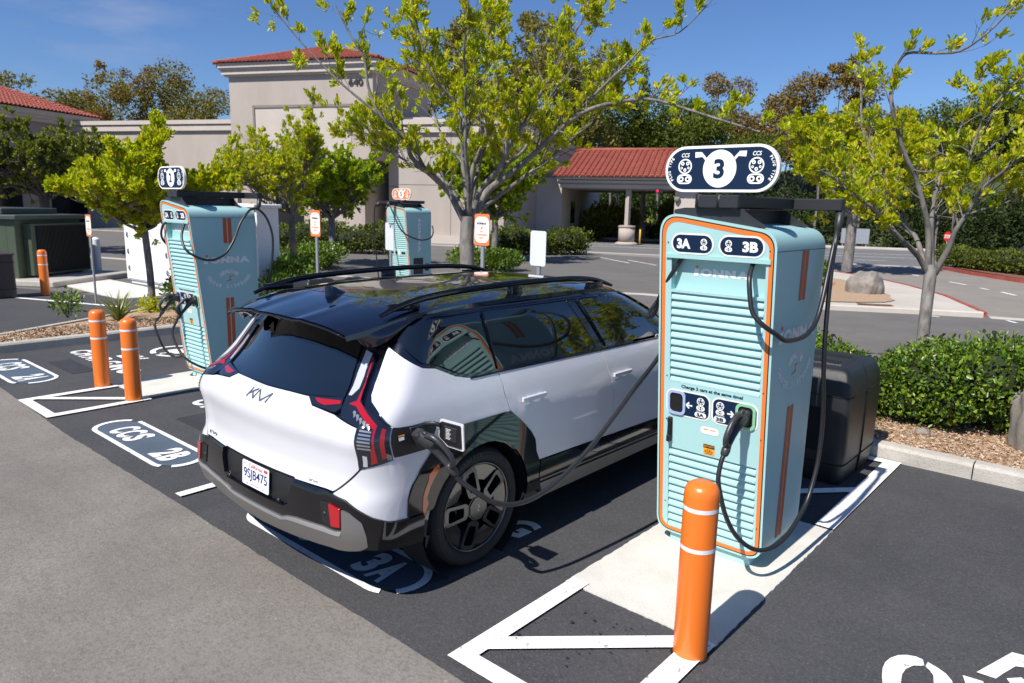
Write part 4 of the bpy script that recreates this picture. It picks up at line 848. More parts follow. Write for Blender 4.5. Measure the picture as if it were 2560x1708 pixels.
        for x, z in ((-.315, 2.07), (.335, 2.05), (-.31, .30), (.338, .30), (-.31, 1.2), (.338, 1.2), (-.31, .9), (.338, .9)): b.lathe([(.0045, -.003), (.0045, .001)], 8, (x, yf(z), z), 'y')
        b.build('panel_screws', 'bmetal', cab)
        # side artwork
        for s_ in (1, -1):
            d = D2()
            if s_ > 0 or True:
                brand_mark(d, -.080, 1.492, .60, .102, 0, 1); d.text('TM', .53, 1.572, .02, .01)
                d.arctext('GENUINE', .235, 1.235, .165, .046, 130, 50, 0, .055, True, .155, .78); d.arctext('CHARGE DISPENSER', .235, 1.350, .262, .046, 188, 352, 0, .055, False, .150, .68)
                d.poly([(.175, 1.262), (.245, 1.292), (.232, 1.326), (.305, 1.334), (.245, 1.316), (.262, 1.276)], 1)
            for a, b_ in ((.183, .232), (.245, .294)):
                d.poly([(a, 1.737), (b_, 1.737), (b_, 2.044), (a, 2.044)], 2); dx = (a-.183)*.0
            d.poly([(.170, 1.060), (.172, .175), (.206, .165), (.219, 1.060)], 2) if False else d.poly([(.176, .165), (.222, .165), (.222, 1.06), (.176, 1.06)], 2)
            d.poly([(.236, .165), (.282, .165), (.282, 1.06), (.236, 1.06)], 2)
            m_ = MB(); m_.v = [(s_*.3768, (y if s_ > 0 else .45-y), z) for y, z in d.v]; m_.f = d.f; m_.mi = d.mi; m_.sm = [False]*len(d.f); m_.build('side_artwork', ['greyprint', 'orange', 'stripe'], cab, fixn=False)
    else:
        b = MB(); louvres(b, -.298, .298, .118, 1.95, 36); slab(b, -.30, .30, 1.945, 1.975, .001, .02); slab(b, -.30, .30, .1, .119, .001, .02); slab(b, -.298, .298, 1.02, 1.14, -.002, .02); door = b.build('door_panel', 'teal', st)
        d = D2()
        for x0, x1 in ((-.28, -.20), (-.14, -.05), (.10, .25)): d.poly(rrect(x0, x1, 1.04, 1.10, .01))
        d.build('display_slot', 'dark', F(-.0035), door); d = D2(); d.poly([(-.02, 1.02), (.06, 1.02), (.06, 1.13), (-.02, 1.13)]); d.build('notice', 'offwhite', F(-.0035), door)
        d = D2(); V = D2(); brand_mark(V, 0, 0, .85, .115, 0, 0); d.raw([(.17+y, 1.93-x) for x, y in V.v], V.f); d.build('wordmark', 'greyprint', side(1), cab); d = D2(); d.poly([(.02, .15), (.34, .15), (.34, .95), (.02, .95)], 0); d.build('side_screen', 'bmetal', side(1), cab)
        b = MB(); b.rbox(.375, .40, .40, .52, .62, .80, .01); b.build('side_socket', 'black', cab)
    # swing arms and cable management on the roof
    b = MB()
    top = lambda x: 2.262-(x+.375)*.102/.75*.98
    for y0 in (-.205, .46):
        Pp = [(-.30, top(-.30)-.004), (.27, top(.27)-.004), (.30, top(.3)+.012), (.20, top(.2)+.055), (.14, 2.285), (-.13, 2.285), (-.23, 2.285), (-.30, top(-.3)+.02)]
        b.prism(Pp, y0, y0+.006, lambda x, z, h: (x, h, z)); b.box(-.28, .26, y0, y0+.05, 2.18, 2.184)
    b.box(.10, .106, -.20, .47, 2.17, 2.284); b.box(-.12, -.114, -.20, .47, 2.17, 2.284); b.box(-.2, .18, -.2, .47, 2.279, 2.284); arm0 = b.build('arm_bracket', 'bmetal', st)
    # tops sit just clear of the sloping roof
    if variant == 'front':
        b = MB(); b.rbox(-.125, .0, -.25, .70, 2.286, 2.362, .006); b.rbox(.008, .13, -.25, .70, 2.286, 2.362, .006); b.build('arm_beam', 'bmetal', st)
        b = MB(); b.lathe([(.028, 2.283), (.028, 2.366)], 12, (-.125, -.22, 0)); b.lathe([(.028, 2.283), (.028, 2.366)], 12, (.004, -.22, 0)); b.build('arm_hinge', 'black', st)
        b = MB(); b.rbox(.13, .44, .62, .70, 2.286, 2.362, .006); cb_ = b.build('swing_arm', 'bmetal', st); b = MB(); b.tube([(.425, .66, 2.29), (.425, .645, 2.2), (.43, .62, 2.15)], [.03, .026, .018], 10); b.build('cable_clamp', 'bmetal', cb_)
        b = MB(); b.rbox(-.44, -.125, .62, .70, 2.286, 2.362, .006); cb_ = b.build('swing_arm', 'bmetal', st); b = MB(); b.tube([(-.425, .66, 2.29), (-.43, .66, 2.15)], [.03, .018], 10); b.build('cable_clamp', 'bmetal', cb_)
    else:
        b = MB(); b.rbox(-.125, .13, -.10, .62, 2.286, 2.362, .006); b.build('arm_beam', 'bmetal', st); b = MB(); b.rbox(-.62, -.1, -.28, -.20, 2.27, 2.34, .006); b.rbox(-.05, .03, -.45, .0, 2.27, 2.34, .006); cb_ = b.build('swing_arm', 'bmetal', st)
    # header sign
    main, fl = ('navy', 'offwhite') if variant == 'front' else ('sigorange', 'offwhite')
    sy, sz = (-.250, 2.512) if variant == 'front' else (-.05, 2.515)
    a, b1, c, e = sign_art(num, main); b = MB(); b.prism(rrect(-.354, .354, -.134, .134, .131, 12), 0, .028, lambda x, z, h: (x, sy+h, z+sz)); sgn = b.build('header_sign', fl, st)
    f = lambda k: (lambda x, z: (x, sy-k, z+sz))
    b1.build('sign_field', main, f(.0012), sgn); c.build('sign_lettering', ['navy', 'white'], f(.0024), sgn); e.build('sign_number', ['navy', 'navy', 'navy' if variant == 'front' else 'sigtext'], f(.0036), sgn)
    b = MB(); b.box(-.14, -.10, sy+.03, sy+.06, 2.33, 2.46); b.box(.08, .12, sy+.03, sy+.06, 2.33, 2.46); b.build('sign_bracket', 'bmetal', sgn)
    return st
# --- charger 3
c3_ = charging_station((-1.93, 4.30, .012), '3', 'tall teal charging station numbered 3, right foreground, one cable plugged into the white car')
sock = (.236, yf(1.025)-.006, 1.025)
cn, e0, e1 = connector(c3_, sock, (0, -1, .12), (-.10, -.12, -1))
cable(c3_, [(.235, yf(1.97)+.03, 2.0), (.227, -.205, 1.955), (.250, -.285, 1.895), (.276, -.315, 1.786), (.305, -.325, 1.70), (.36, -.315, 1.64), (.415, -.25, 1.585), (.44, -.126, 1.534), (.46, .10, 1.535), (.465, .26, 1.60), (.46, .36, 1.72), (.45, .44, 1.86), (.445, .51, 2.02), (.435, .58, 2.13), (.428, .62, 2.17)])
cable(c3_, [(.43, .62, 2.17), (.445, .56, 2.10), (.455, .50, 1.95), (.47, .45, 1.731), (.48, .43, 1.504), (.485, .46, 1.262), (.49, .52, .98), (.49, .535, .78), (.49, .51, .60), (.485, .41, .402), (.48, .25, .30), (.47, .08, .235), (.45, -.08, .22), (.42, -.21, .24), (.375, -.30, .29), (.32, -.36, .37), (.272, -.395, .48), (.238, -.41, .60), (.215, -.41, .70), tuple(e1), tuple(e0)])
cable(c3_, [(-.215, yf(1.97)+.03, 2.0), (-.247, -.19, 1.955), (-.31, -.2, 1.842), (-.42, -.12, 1.69), (-.52, 0.02, 1.58), (-.63, .14, 1.515), (-.72, .28, 1.52), (-.72, .42, 1.62), (-.64, .54, 1.80), (-.52, .62, 2.02), (-.43, .66, 2.17)])
wc = lambda x, y, z: (x+1.93, y-4.30, z-.012)
CP = Vector(wc(-2.905, 2.575, 1.0))   # inlet on the car flank
cn2, f0, f1 = connector(c3_, tuple(CP), (1, .0, .05), (.15, .45, -1))
cable(c3_, [tuple(f0), tuple(f1), wc(-2.60, 2.75, .70), wc(-2.575, 2.85, .625), wc(-2.545, 2.97, .585), wc(-2.52, 3.10, .58), wc(-2.50, 3.25, .61), wc(-2.48, 3.42, .68), wc(-2.46, 3.62, .79), wc(-2.45, 3.85, .935), wc(-2.45, 4.1, 1.09), wc(-2.45, 4.38, 1.25), wc(-2.44, 4.62, 1.45), wc(-2.42, 4.82, 1.72), wc(-2.38, 4.94, 1.98), (-.43, .66, 2.17)], .0155)
# --- charger 2
c2_ = charging_station((-8.93, 4.22, .012), '2', 'tall teal charging station numbered 2, left of the car, both connectors holstered')
cn, e0, e1 = connector(c2_, sock, (0, -1, .1), (-.2, -.3, -1)); cn, a0, a1 = connector(c2_, (-.234, yf(1.025)-.006, 1.025), (0, -1, .1), (-.2, -.3, -1))
cable(c2_, [(.235, yf(1.97)+.03, 2.0), (.25, -.24, 1.949), (.33, -.31, 1.80), (.45, -.30, 1.65), (.51, -.10, 1.55), (.51, .10, 1.60), (.50, .24, 1.76), (.475, .36, 1.984), (.455, .5, 2.14), (.43, .62, 2.17)])
cable(c2_, [(.43, .62, 2.17), (.46, .72, 2.06), (.49, .78, 1.85), (.50, .77, 1.6), (.50, .72, 1.33), (.50, .66, 1.06), (.50, .55, .70), (.52, .35, .38), (.60, .1, .22), (.57, -.15, .22), (.442, -.36, .34), (.30, -.42, .48), (.19, -.43, .66), tuple(e1), tuple(e0)])
cable(c2_, [(-.235, yf(1.97)+.03, 2.0), (-.30, -.25, 1.93), (-.42, -.22, 1.78), (-.46, -.1, 1.66), (-.46, .1, 1.62), (-.5, .3, 1.72), (-.47, .5, 1.95), (-.43, .66, 2.15)])
cable(c2_, [(-.43, .66, 2.15), (-.5, .6, 1.7), (-.52, .5, 1.1), (-.50, .3, .5), (-.42, .0, .26), (-.28, -.22, .26), (-.17, -.38, .40), (-.18, -.44, .55), (-.25, -.45, .72), tuple(a1), tuple(a0)])
# --- charger 5
c5_ = charging_station((-14.05, 11.95, 0), '5', 'teal charging station with an orange header numbered 5, beyond the car roof', 'rear')
cable(c5_, [(-.60, -.24, 2.28), (-.74, -.28, 2.2), (-.76, -.3, 1.8), (-.72, -.3, 1.2), (-.62, -.3, .5), (-.55, -.3, .1)], .017)
cable(c5_, [(-.02, -.42, 2.28), (-.10, -.46, 2.1), (-.12, -.48, 1.7), (-.06, -.46, 1.2), (.05, -.4, .6), (.15, -.35, .1)], .017)
cable(c5_, [(-.02, -.42, 2.28), (.14, -.45, 2.1), (.42, -.38, 1.62), (.60, .0, 1.42), (.62, .35, 1.45), (.52, .55, 1.6), (.45, .58, 1.75)], .017)
for x_ in (-.6, -.02):
    b = MB(); b.tube([(x_, -.24 if x_ < -.1 else -.4, 2.3), (x_-.06, -.30 if x_ < -.1 else -.44, 2.2)], [.06, .03], 8); b.build('cable_clamp', 'bmetal', c5_)
# ---------------------------------------------------------------- the parked SUV (local frame: x right, y towards its nose, z up; origin below the rear bumper centre)
def smooth_table(t, n=160):
    xs = [p[0] for p in t]; ys = [p[1] for p in t]; m = []; k = len(t); dl = [(ys[i+1]-ys[i])/(xs[i+1]-xs[i]) for i in range(k-1)]
    for i in range(k):
        if i == 0: m.append(dl[0])
        elif i == k-1: m.append(dl[-1])
        else: a, b = dl[i-1], dl[i]; m.append(0 if a*b <= 0 else 2*a*b/(a+b))
    o = []
    for i in range(n+1):
        x = xs[0]+(xs[-1]-xs[0])*i/n; j = 0
        while j < k-2 and x > xs[j+1]: j += 1
        h = xs[j+1]-xs[j]; s = (x-xs[j])/h
        o.append((2*s**3-3*s*s+1)*ys[j]+(s**3-2*s*s+s)*h*m[j]+(-2*s**3+3*s*s)*ys[j+1]+(s**3-s*s)*h*m[j+1])
    return o
def table(t, n=160):
    o = smooth_table(t, n); x0 = t[0][0]; dx = (t[-1][0]-x0)/n
    def f(x):
        q = (x-x0)/dx
        if q <= 0: return o[0]
        if q >= n: return o[-1]
        i = int(q); s = q-i; return o[i]*(1-s)+o[i+1]*s
    return f
WT = table([(0.18, 0.915), (0.3, 0.96), (0.45, 0.987), (0.6, 0.993), (0.8, 1.0), (0.95, 1.0), (1.05, 0.987), (1.15, 0.967), (1.22, 0.945), (1.4, 0.883), (1.55, 0.825), (1.62, 0.785), (1.66, 0.735), (1.69, 0.655), (1.7, 0.595)])
YR = table([(.18, .16), (.3, .07), (.42, .02), (.5, .0), (.62, .0), (.68, .012), (.72, .035), (.8, .048), (.9, .045), (1.0, .03), (1.08, .045), (1.13, .085), (1.18, .13), (1.3, .205), (1.45, .30), (1.58, .40), (1.64, .50), (1.68, .75), (1.70, .95)])
YF = table([(.18, 4.85), (.3, 4.96), (.5, 5.01), (.8, 5.0), (.92, 4.97), (1.0, 4.85), (1.05, 4.6), (1.1, 4.3), (1.14, 4.06), (1.3, 3.78), (1.5, 3.38), (1.6, 3.14), (1.66, 2.9), (1.69, 2.7), (1.70, 2.5)])
AR = table([(.18, .25), (.5, .30), (.7, .34), (1.1, .26), (1.3, .22), (1.6, .2), (1.7, .2)])
BR = table([(.18, .22), (.5, .30), (.7, .32), (1.0, .24), (1.2, .20), (1.6, .2), (1.7, .2)])
BW = table([(.18, .05), (1.0, .05), (1.15, .09), (1.3, .14), (1.70, .16)]); EX = 2.4
def uend(z): return 1+YF(z)-(YR(z)+BW(z)+BR(z))
def half(u, z):
    W = WT(z); a = AR(z); b = BR(z); yr = YR(z); yf_ = YF(z); af = .55; bf = .62; wf = W-a
    if u <= 0: x = wf*(1+u); return x, yr+BW(z)*(x/wf)**2
    if u < 1:
        th = u*math.pi/2; e = 2/EX; return wf+a*math.sin(th)**e, yr+BW(z)+b*(1-math.cos(th)**e)
    y = yr+BW(z)+b+(u-1)
    if y >= yf_: r = min(1, (y-yf_)); return (W-af)*(1-r), yf_+.04*(1-(1-r)**2)
    ys = yf_-bf; x = W
    if y > ys: q = (y-ys)/bf; x = W-af*(1-(max(0, 1-q**2.4))**(1/2.4))
    return x, y
def SS(u, z):
    s = 1
    if u < -1: u = -2-u; s = -1
    x, y = half(u, z); return Vector((s*x, y, z))
def SN(u, z):
    h = 2e-3; a = SS(u+h, z)-SS(u-h, z); z0, z1 = max(.185, z-4*h), min(1.698, z+4*h); b = SS(u, z1)-SS(u, z0); n = a.cross(b)
    return n.normalized() if n.length > 1e-12 else Vector((0, 0, 1))
def Y(y, z): return (1+y-(YR(z)+BW(z)+BR(z)), z)
def T(t, z):
    """along the flank by y to 4.35, then the rest of the way round the nose as a fraction"""
    u1 = Y(min(4.35, YF(z)-.62), z)[0]
    if t <= 4.35: return (min(Y(t, z)[0], u1), z) if YF(z)-.62 < 4.35 else Y(t, z)
    return (u1+(t-4.35)*(uend(z)+1-u1), z)
def densify(P, s=.08):
    o = []
    for i in range(len(P)):
        a, b = P[i], P[(i+1) % len(P)]; n = max(1, int(math.dist(a, b)/s)); o += [(a[0]+(b[0]-a[0])*k/n, a[1]+(b[1]-a[1])*k/n) for k in range(n)]
    return o
def panel(P, name, m, parent, off=0., thick=.012, step=(.07, .05), fn=None, mirror=False, both=False, r=0., ang=38, join=False):
    """cut a panel out of the body surface: outline P in (u,z); offset off along the normal; edges folded in by thick"""
    fn = fn or (lambda u, z: (u, z))
    if r: P = roundpoly(P, r, 4)
    P = densify(P, step[0]); bmx = bmesh.new(); f = bmx.faces.new([bmx.verts.new((u, z, 0)) for u, z in P]); us = [p[0] for p in P]; zs = [p[1] for p in P]
    def cuts(lo, hi, st, no):
        x = math.ceil(lo/st)*st
        if x-lo < 1e-4: x += st
        while x < hi-1e-4:
            bmesh.ops.bisect_plane(bmx, geom=bmx.verts[:]+bmx.edges[:]+bmx.faces[:], plane_co=(x if no[0] else 0, x if no[1] else 0, 0), plane_no=no); x += st
    cuts(min(us), max(us), step[0], (1, 0, 0)); cuts(min(zs), max(zs), step[1], (0, 1, 0))
    if fn.__name__ == '<lambda>' and False: pass
    bmesh.ops.triangulate(bmx, faces=[q for q in bmx.faces if len(q.verts) > 4])
    bmx.verts.index_update(); b = MB(); vs = []; inner = []; bd = [e for e in bmx.edges if len(e.link_faces) == 1]
    for v in bmx.verts:
        u, z = fn(v.co.x, v.co.y); n = SN(u, z)
        if n.dot(SS(u, z)-Vector((0, 2.4, .75))) < 0: n = -n
        p = SS(u, z); vs.append(p+n*off); inner.append(p+n*(off-thick))
    sides = [-1, 1] if both else [-1 if mirror else 1]
    for s_ in sides:
        if not join: b = MB()
        q = [(p.x*s_, p.y, p.z) for p in vs]; w_ = [(p.x*s_, p.y, p.z) for p in inner]
        fs = [[v.index for v in f.verts] for f in bmx.faces]; k = len(q)
        b.add(q+w_, fs+[(e.verts[0].index, e.verts[1].index, e.verts[1].index+k, e.verts[0].index+k) for e in bd], 0, True)
        if not join: o = b.build(name, m, parent, ang=ang)
    if join: o = b.build(name, m, parent, ang=ang)
    bmx.free(); return o
car = empty('parked_car', (-3.91, 2.13, .006), 'white three-row electric SUV with gloss black roof, charging in the stall beside charger 3', 'car')
hub0, hub1 = .985, 4.085
def arc(cy, cz, r, a0, a1, n=14, f=lambda y, z: (y, z)): return [f(cy+r*math.cos(R(a0+(a1-a0)*i/n)), cz+r*math.sin(R(a0+(a1-a0)*i/n))) for i in range(n+1)]
# dark base skin (pillars, window surrounds, shut lines)
Pb = [(-1, .32), (.0, .36), (.5, .40), (1.0, .37), Y(.58, .34)]+arc(hub0, .39, .44, 202, -22, 16, Y)+[Y(1.45, .24), Y(3.33, .24), Y(3.33, 1.699), (-1, 1.699)]
skin = panel(Pb, 'body', 'glossblack', car, -.014, .01, (.09, .045), both=True, ang=60, join=True)
Pf = [(3.33, .24), (3.65, .24)]+arc(hub1, .39, .45, 200, -20, 14)+[(4.6, .24), (5.35, .24), (5.35, 1.699), (3.33, 1.699)]
panel(Pf, 'nose', 'glossblack', skin, -.014, .01, (.08, .03), fn=T, both=True, ang=60, join=True)
b = MB(); b.box(-.70, .70, .55, 4.75, .28, .95); b.box(-.9, .9, 1.5, 3.55, .24, .5); b.build('underbody', 'dark', car)
# white panels
gateR = [(-0.671, 1.166), (-0.443, 1.165), (-0.347, 1.129), (-0.079, 1.112), (-0.001, 1.1), (0.322, 1.08), (0.367, 0.85), (0.082, 0.7), (-0.39, 0.696)]
gate = panel([(-1, 1.162)]+gateR+[(-1, .702)]+[(-2-u, z) for u, z in reversed(gateR)], 'tailgate', 'carwhite', car, .004, .014, (.06, .03), ang=70)
quarter = [(0.185, 1.464), (0.169, 1.368), (0.16, 1.276), (0.2, 1.224), (0.274, 1.196), (0.882, 1.086), (0.827, 0.899), (0.422, 0.859), (0.379, 0.839), (0.097, 0.689), (0.277, 0.676), (0.615, 0.587), (0.823, 0.548), (1.033, 0.531), Y(.37, .63), Y(.40, .72), Y(.46, .80), Y(.55, .885), Y(.66, .95), Y(.82, .985), Y(1.18, .985), Y(1.232, .983), Y(1.212, 1.06), Y(1.19, 1.15), Y(1.168, 1.234), Y(.90, 1.245), Y(.80, 1.27), Y(.66, 1.335)]
panel(quarter, 'rear_quarter', 'carwhite', car, .004, .014, (.06, .03), both=True, ang=70)
rdoor = [Y(1.175, 1.234), Y(2.308, 1.221), Y(2.36, 1.10), Y(2.40, .98), Y(2.437, .79), Y(2.41, .555), Y(1.545, .575), Y(1.50, .66), Y(1.42, .82), Y(1.31, .925), Y(1.240, .982), Y(1.220, 1.06), Y(1.198, 1.15)]
rd = panel(rdoor, 'rear_door', 'carwhite', car, .004, .014, (.07, .035), both=True, ang=70)
fdoor = [Y(2.315, 1.221), Y(3.25, 1.212), Y(3.36, 1.05), Y(3.38, .8), Y(3.32, .53), Y(2.417, .553), Y(2.444, .79), Y(2.407, .98), Y(2.367, 1.10)]
fd = panel(fdoor, 'front_door', 'carwhite', car, .004, .014, (.07, .035), both=True, ang=70)
ffen = [(3.26, 1.205), (3.7, 1.15), (4.35, 1.105), (5.35, 1.125), (5.35, .66), (4.9, .62), (4.62, .60), (4.55, .66)]+arc(hub1, .39, .56, 28, 152, 10)+[(3.57, .60), (3.33, .54), (3.387, .8), (3.366, 1.05)]
panel(ffen, 'front_body', 'carwhite', car, .004, .014, (.06, .012), fn=T, both=True, ang=70, join=True)
# glazing
rg = [(-0.529, 1.175), (-0.12, 1.195), (-0.153, 1.31), (-0.161, 1.437), (-0.17, 1.553)]
panel([(-1, 1.174)]+rg+[(-1, 1.57)]+[(-2-u, z) for u, z in reversed(rg)], 'rear_window', 'glass', car, -.004, .008, (.07, .05), ang=80)
panel([(0.228, 1.556), (0.497, 1.578), Y(1.155, 1.612), Y(1.160, 1.258), Y(.90, 1.270), Y(.83, 1.29), Y(.70, 1.35), (0.229, 1.518)], 'quarter_window', 'glass', car, -.003, .006, (.08, .05), both=True, r=.015, ang=80)
panel([Y(1.185, 1.612), Y(2.06, 1.602), Y(2.265, 1.250), Y(1.187, 1.258)], 'rear_door_window', 'glass', car, -.003, .006, (.08, .05), both=True, r=.012, ang=80)
panel([Y(2.20, 1.600), Y(2.60, 1.600), Y(2.78, 1.575), Y(2.97, 1.45), Y(3.20, 1.245), Y(2.405, 1.248)], 'front_door_window', 'glass', car, -.003, .006, (.08, .05), both=True, r=.012, ang=80)
panel([(4.62, 1.16), (5.35, 1.16), (5.35, 1.62), (4.62, 1.60)], 'windscreen', 'glass', car, -.003, .006, (.08, .04), fn=T, both=True, ang=80, join=True)
b = MB()
for s_ in (1, -1):
    for z0, dz, rr in ((1.240, 0, .006),):
        pts = [SS(*Y(y, z0-.008*(y-1)))+SN(*Y(y, z0))*.004 for y in (.92, 1.2, 1.6, 2.0, 2.4, 2.8, 3.2)]; b.tube([(p.x*s_, p.y, p.z) for p in pts], rr, 6)
    pts = [SS(*Y(y, 1.625))+Vector((.004, 0, 0)) for y in (.55, .9, 1.3, 1.7, 2.1, 2.5, 2.75)]; b.tube([(p.x*s_, p.y, p.z) for p in pts], .005, 6)
    for y0, y1 in ((1.172, 1.176), (2.06, 2.27), (2.2, 2.4)):
        pts = [SS(*Y(y0+(y1-y0)*t, 1.61-.35*t))+SN(*Y(y0, 1.4))*.002 for t in (0, .33, .66, 1)]; b.tube([(p.x*s_, p.y, p.z) for p in pts], .004, 6)
b.build('window_trim', 'trimblack', car)
# roof: one crowned sheet running back into the spoiler lip
ZC = table([(.18, 1.592), (.35, 1.628), (.6, 1.672), (1.0, 1.703), (1.6, 1.715), (2.2, 1.712), (2.6, 1.695), (2.85, 1.665), (3.02, 1.628)])
XE = table([(.18, .655), (.3, .70), (.5, .722), (.8, .738), (1.6, .742), (2.5, .735), (3.02, .66)])
def roofp(s, y):
    xe = XE(y); yy = y+(.045*(abs(s)**2.2) if y < .6 else 0)*(1-max(0, (y-.18)/.42)); e = abs(s)
    crease = .006*math.exp(-((e-.42)/.05)**2)*max(0, 1-(y-.18)/.75)-.004*math.exp(-((e-.30)/.1)**2)*max(0, 1-(y-.18)/.75)
    return Vector((s*xe, yy, ZC(y)+.012-.052*e**4-.006*e*e+crease))
b = MB(); ny, nx = 60, 40; vs = [tuple(roofp(-1+2*i/nx, .18+(3.02-.18)*j/ny)) for j in range(ny+1) for i in range(nx+1)]
fs = [(j*(nx+1)+i, j*(nx+1)+i+1, (j+1)*(nx+1)+i+1, (j+1)*(nx+1)+i) for j in range(ny) for i in range(nx)]; b.add(vs, fs, 0, True)
def rim(idx, dv):
    o = []; 
    for k in idx: v = Vector(vs[k]); o.append(tuple(v)); 
    for k in idx: v = Vector(vs[k])+dv(v); o.append(tuple(v))
    n = len(idx); b.add(o, [(i, i+1, n+i+1, n+i) for i in range(n-1)], 0, True)
rim(range(nx+1), lambda v: Vector((-v.x*.02, .012, -.022))); rim([j*(nx+1) for j in range(ny+1)], lambda v: Vector((-.004, 0, -.030))); rim([j*(nx+1)+nx for j in range(ny+1)], lambda v: Vector((.004, 0, -.030)))
# underside of the lip, sloping forward to the glass
us = [Vector(vs[i])+Vector((-vs[i][0]*.02, .012, -.022)) for i in range(nx+1)]; un = [Vector((p.x*.86, .45+.05*(p.x/.66)**2, 1.575)) for p in us]
b.add([tuple(p) for p in us]+[tuple(p) for p in un], [(i, i+1, nx+2+i, nx+1+i) for i in range(nx)], 0, True)
roof = b.build('roof', 'glossblack', car, ang=28)
for s_ in (1, -1):   # cheeks joining lip and pillar
    Aq = [Vector((roofp(1, y).x-.002, roofp(1, y).y, roofp(1, y).z-.012)) for y in (.185, .235, .30, .38, .48, .60, .72)]
    Bq = [Vector((.560, .345, 1.535)), Vector((.625, .330, 1.498)), Vector((.675, .345, 1.476)), Vector((.715, .385, 1.475)), Vector((.742, .455, 1.505)), Vector((.750, .56, 1.565)), Vector((.748, .70, 1.625))]
    Aq, _ = catmull(Aq, [0]*7, 4); Bq, _ = catmull(Bq, [0]*7, 4); n = len(Aq); vs_ = []
    for k in range(7):
        t = k/6; bul = math.sin(math.pi*t)*.012
        vs_ += [((a*(1-t)+b_*t).x*s_+s_*bul, (a*(1-t)+b_*t).y-bul*.6, (a*(1-t)+b_*t).z) for a, b_ in zip(Aq, Bq)]
    b = MB(); b.add(vs_, [(k*n+i, k*n+i+1, (k+1)*n+i+1, (k+1)*n+i) for k in range(6) for i in range(n-1)], 0, True)
    inn = [(p.x*s_-.05*s_, p.y+.03, p.z) for p in Aq]+[(p.x*s_-.03*s_, p.y+.03, p.z) for p in Bq]; b.add(inn, [(i, i+1, n+i+1, n+i) for i in range(n-1)]+[], 0, True)
    b.add([vs_[0], inn[0], inn[n], vs_[6*n]], [(0, 1, 2, 3)]); b.build('spoiler_cheek', 'glossblack', roof, fixn=False, ang=40)
b = MB(); q = [roofp(s, .18)+Vector((0, -.002, -.014)) for s in np.linspace(-.98, .98, 25)]; b.tube([tuple(p) for p in q], .007, 6); b.build('spoiler_edge', 'trimblack', roof)
d_ = [(s, y) for s, y in ()]
b = MB()
for y0, s0 in ((.62, .92), (1.42, .80), (2.62, .80)): b.tube([tuple(roofp(s, y0+(.05*abs(s) if y0 < .7 else 0))+Vector((0, 0, -.0012))) for s in np.linspace(-s0, s0, 25)], .0032, 5)
for s0 in (.80, -.80): b.tube([tuple(roofp(s0, y)+Vector((0, 0, -.0012))) for y in np.linspace(.62, 2.9, 24)], .0032, 5)
b.build('roof_seam', 'dark', roof)
for s_ in (1, -1):
    b = MB(); pts = [(.690, .44, 1.642), (.690, .56, 1.680), (.688, .74, 1.714), (.686, 1.0, 1.736), (.684, 1.5, 1.752), (.682, 2.0, 1.752), (.676, 2.35, 1.742), (.668, 2.62, 1.714), (.660, 2.86, 1.655)]
    b.tube([(x*s_, y, z) for x, y, z in pts], [.013, .019, .021, .021, .021, .021, .021, .019, .012], 10, smooth=6, sx=.8)
    for y0, w_ in ((.62, .12), (1.62, .07), (2.58, .11)): b.rbox(s_*.680-.014, s_*.680+.014, y0-w_, y0+w_, 1.655, 1.70 if y0 != 1.62 else 1.745, .006)
    b.build('roof_rail', 'trimblack', car, ang=50)
b = MB(); fin = [(0, .50, .0, .03), (0, .54, .012, .034), (0, .60, .040, .033), (0, .66, .068, .020), (0, .70, .078, .008)]
vs2 = []; P0 = roofp(0, .62).z-.002
for k, (y, hh, w_) in enumerate([(.545, .070, .003), (.56, .078, .008), (.585, .076, .014), (.63, .056, .020), (.68, .028, .022), (.73, .006, .012)]):
    for x, zz in ((-w_*1.5, 0), (-w_*.7, hh*.55), (-.002, hh), (.002, hh), (w_*.7, hh*.55), (w_*1.5, 0)): vs2.append((x, y, P0-.012+.02*0+zz+(y-.62)*.09))
b.add(vs2, [(k*6+i, k*6+i+1, (k+1)*6+i+1, (k+1)*6+i) for k in range(5) for i in range(5)]+[tuple(range(6)), tuple(range(30, 36))], 0, True); b.build('antenna_fin', 'glossblack', roof, ang=60)
# bumper
Ur = [(-0.371, 0.695), (0.092, 0.688), (0.273, 0.674), (0.615, 0.585), (0.823, 0.546), (1.029, 0.529), Y(.50, .52), Y(.50, .345), (1.012, .365), (.52, .400), (.30, .385), (-0.182, .345), (-1, .315)]
Ul = [(-2-u, z) for u, z in reversed(Ur[:-1])]
bp = panel(Ur+Ul+[(-1.54, .545), (-1.48, .52), (-.52, .52), (-.46, .545)], 'rear_bumper', 'trimblack', car, .016, .04, (.06, .03), ang=40)
panel([(-1.58, .693), (-.42, .693), (-.47, .55), (-.54, .523), (-1.46, .523), (-1.53, .55)], 'plate_recess', 'black', bp, -.009, .003, (.1, .05))
sk = [(0.254, 0.623), (0.351, 0.615), (0.491, 0.563), (0.546, 0.484), (0.536, .425), (0.441, .402), (0.019, .372), (-0.473, .340), (-1, .322)]; sk2 = [(-1, .455), (-0.57, 0.454), (-0.472, 0.477), (-0.354, 0.489), (-0.031, 0.499), (0.144, 0.5), (0.238, 0.507)]
skR = sk+[(-2-u, z) for u, z in reversed(sk[:-1])]+[(-2-u, z) for u, z in reversed(sk2[1:])]+sk2
panel(skR, 'skid_trim', 'skid', bp, .024, .02, (.06, .03), ang=35)
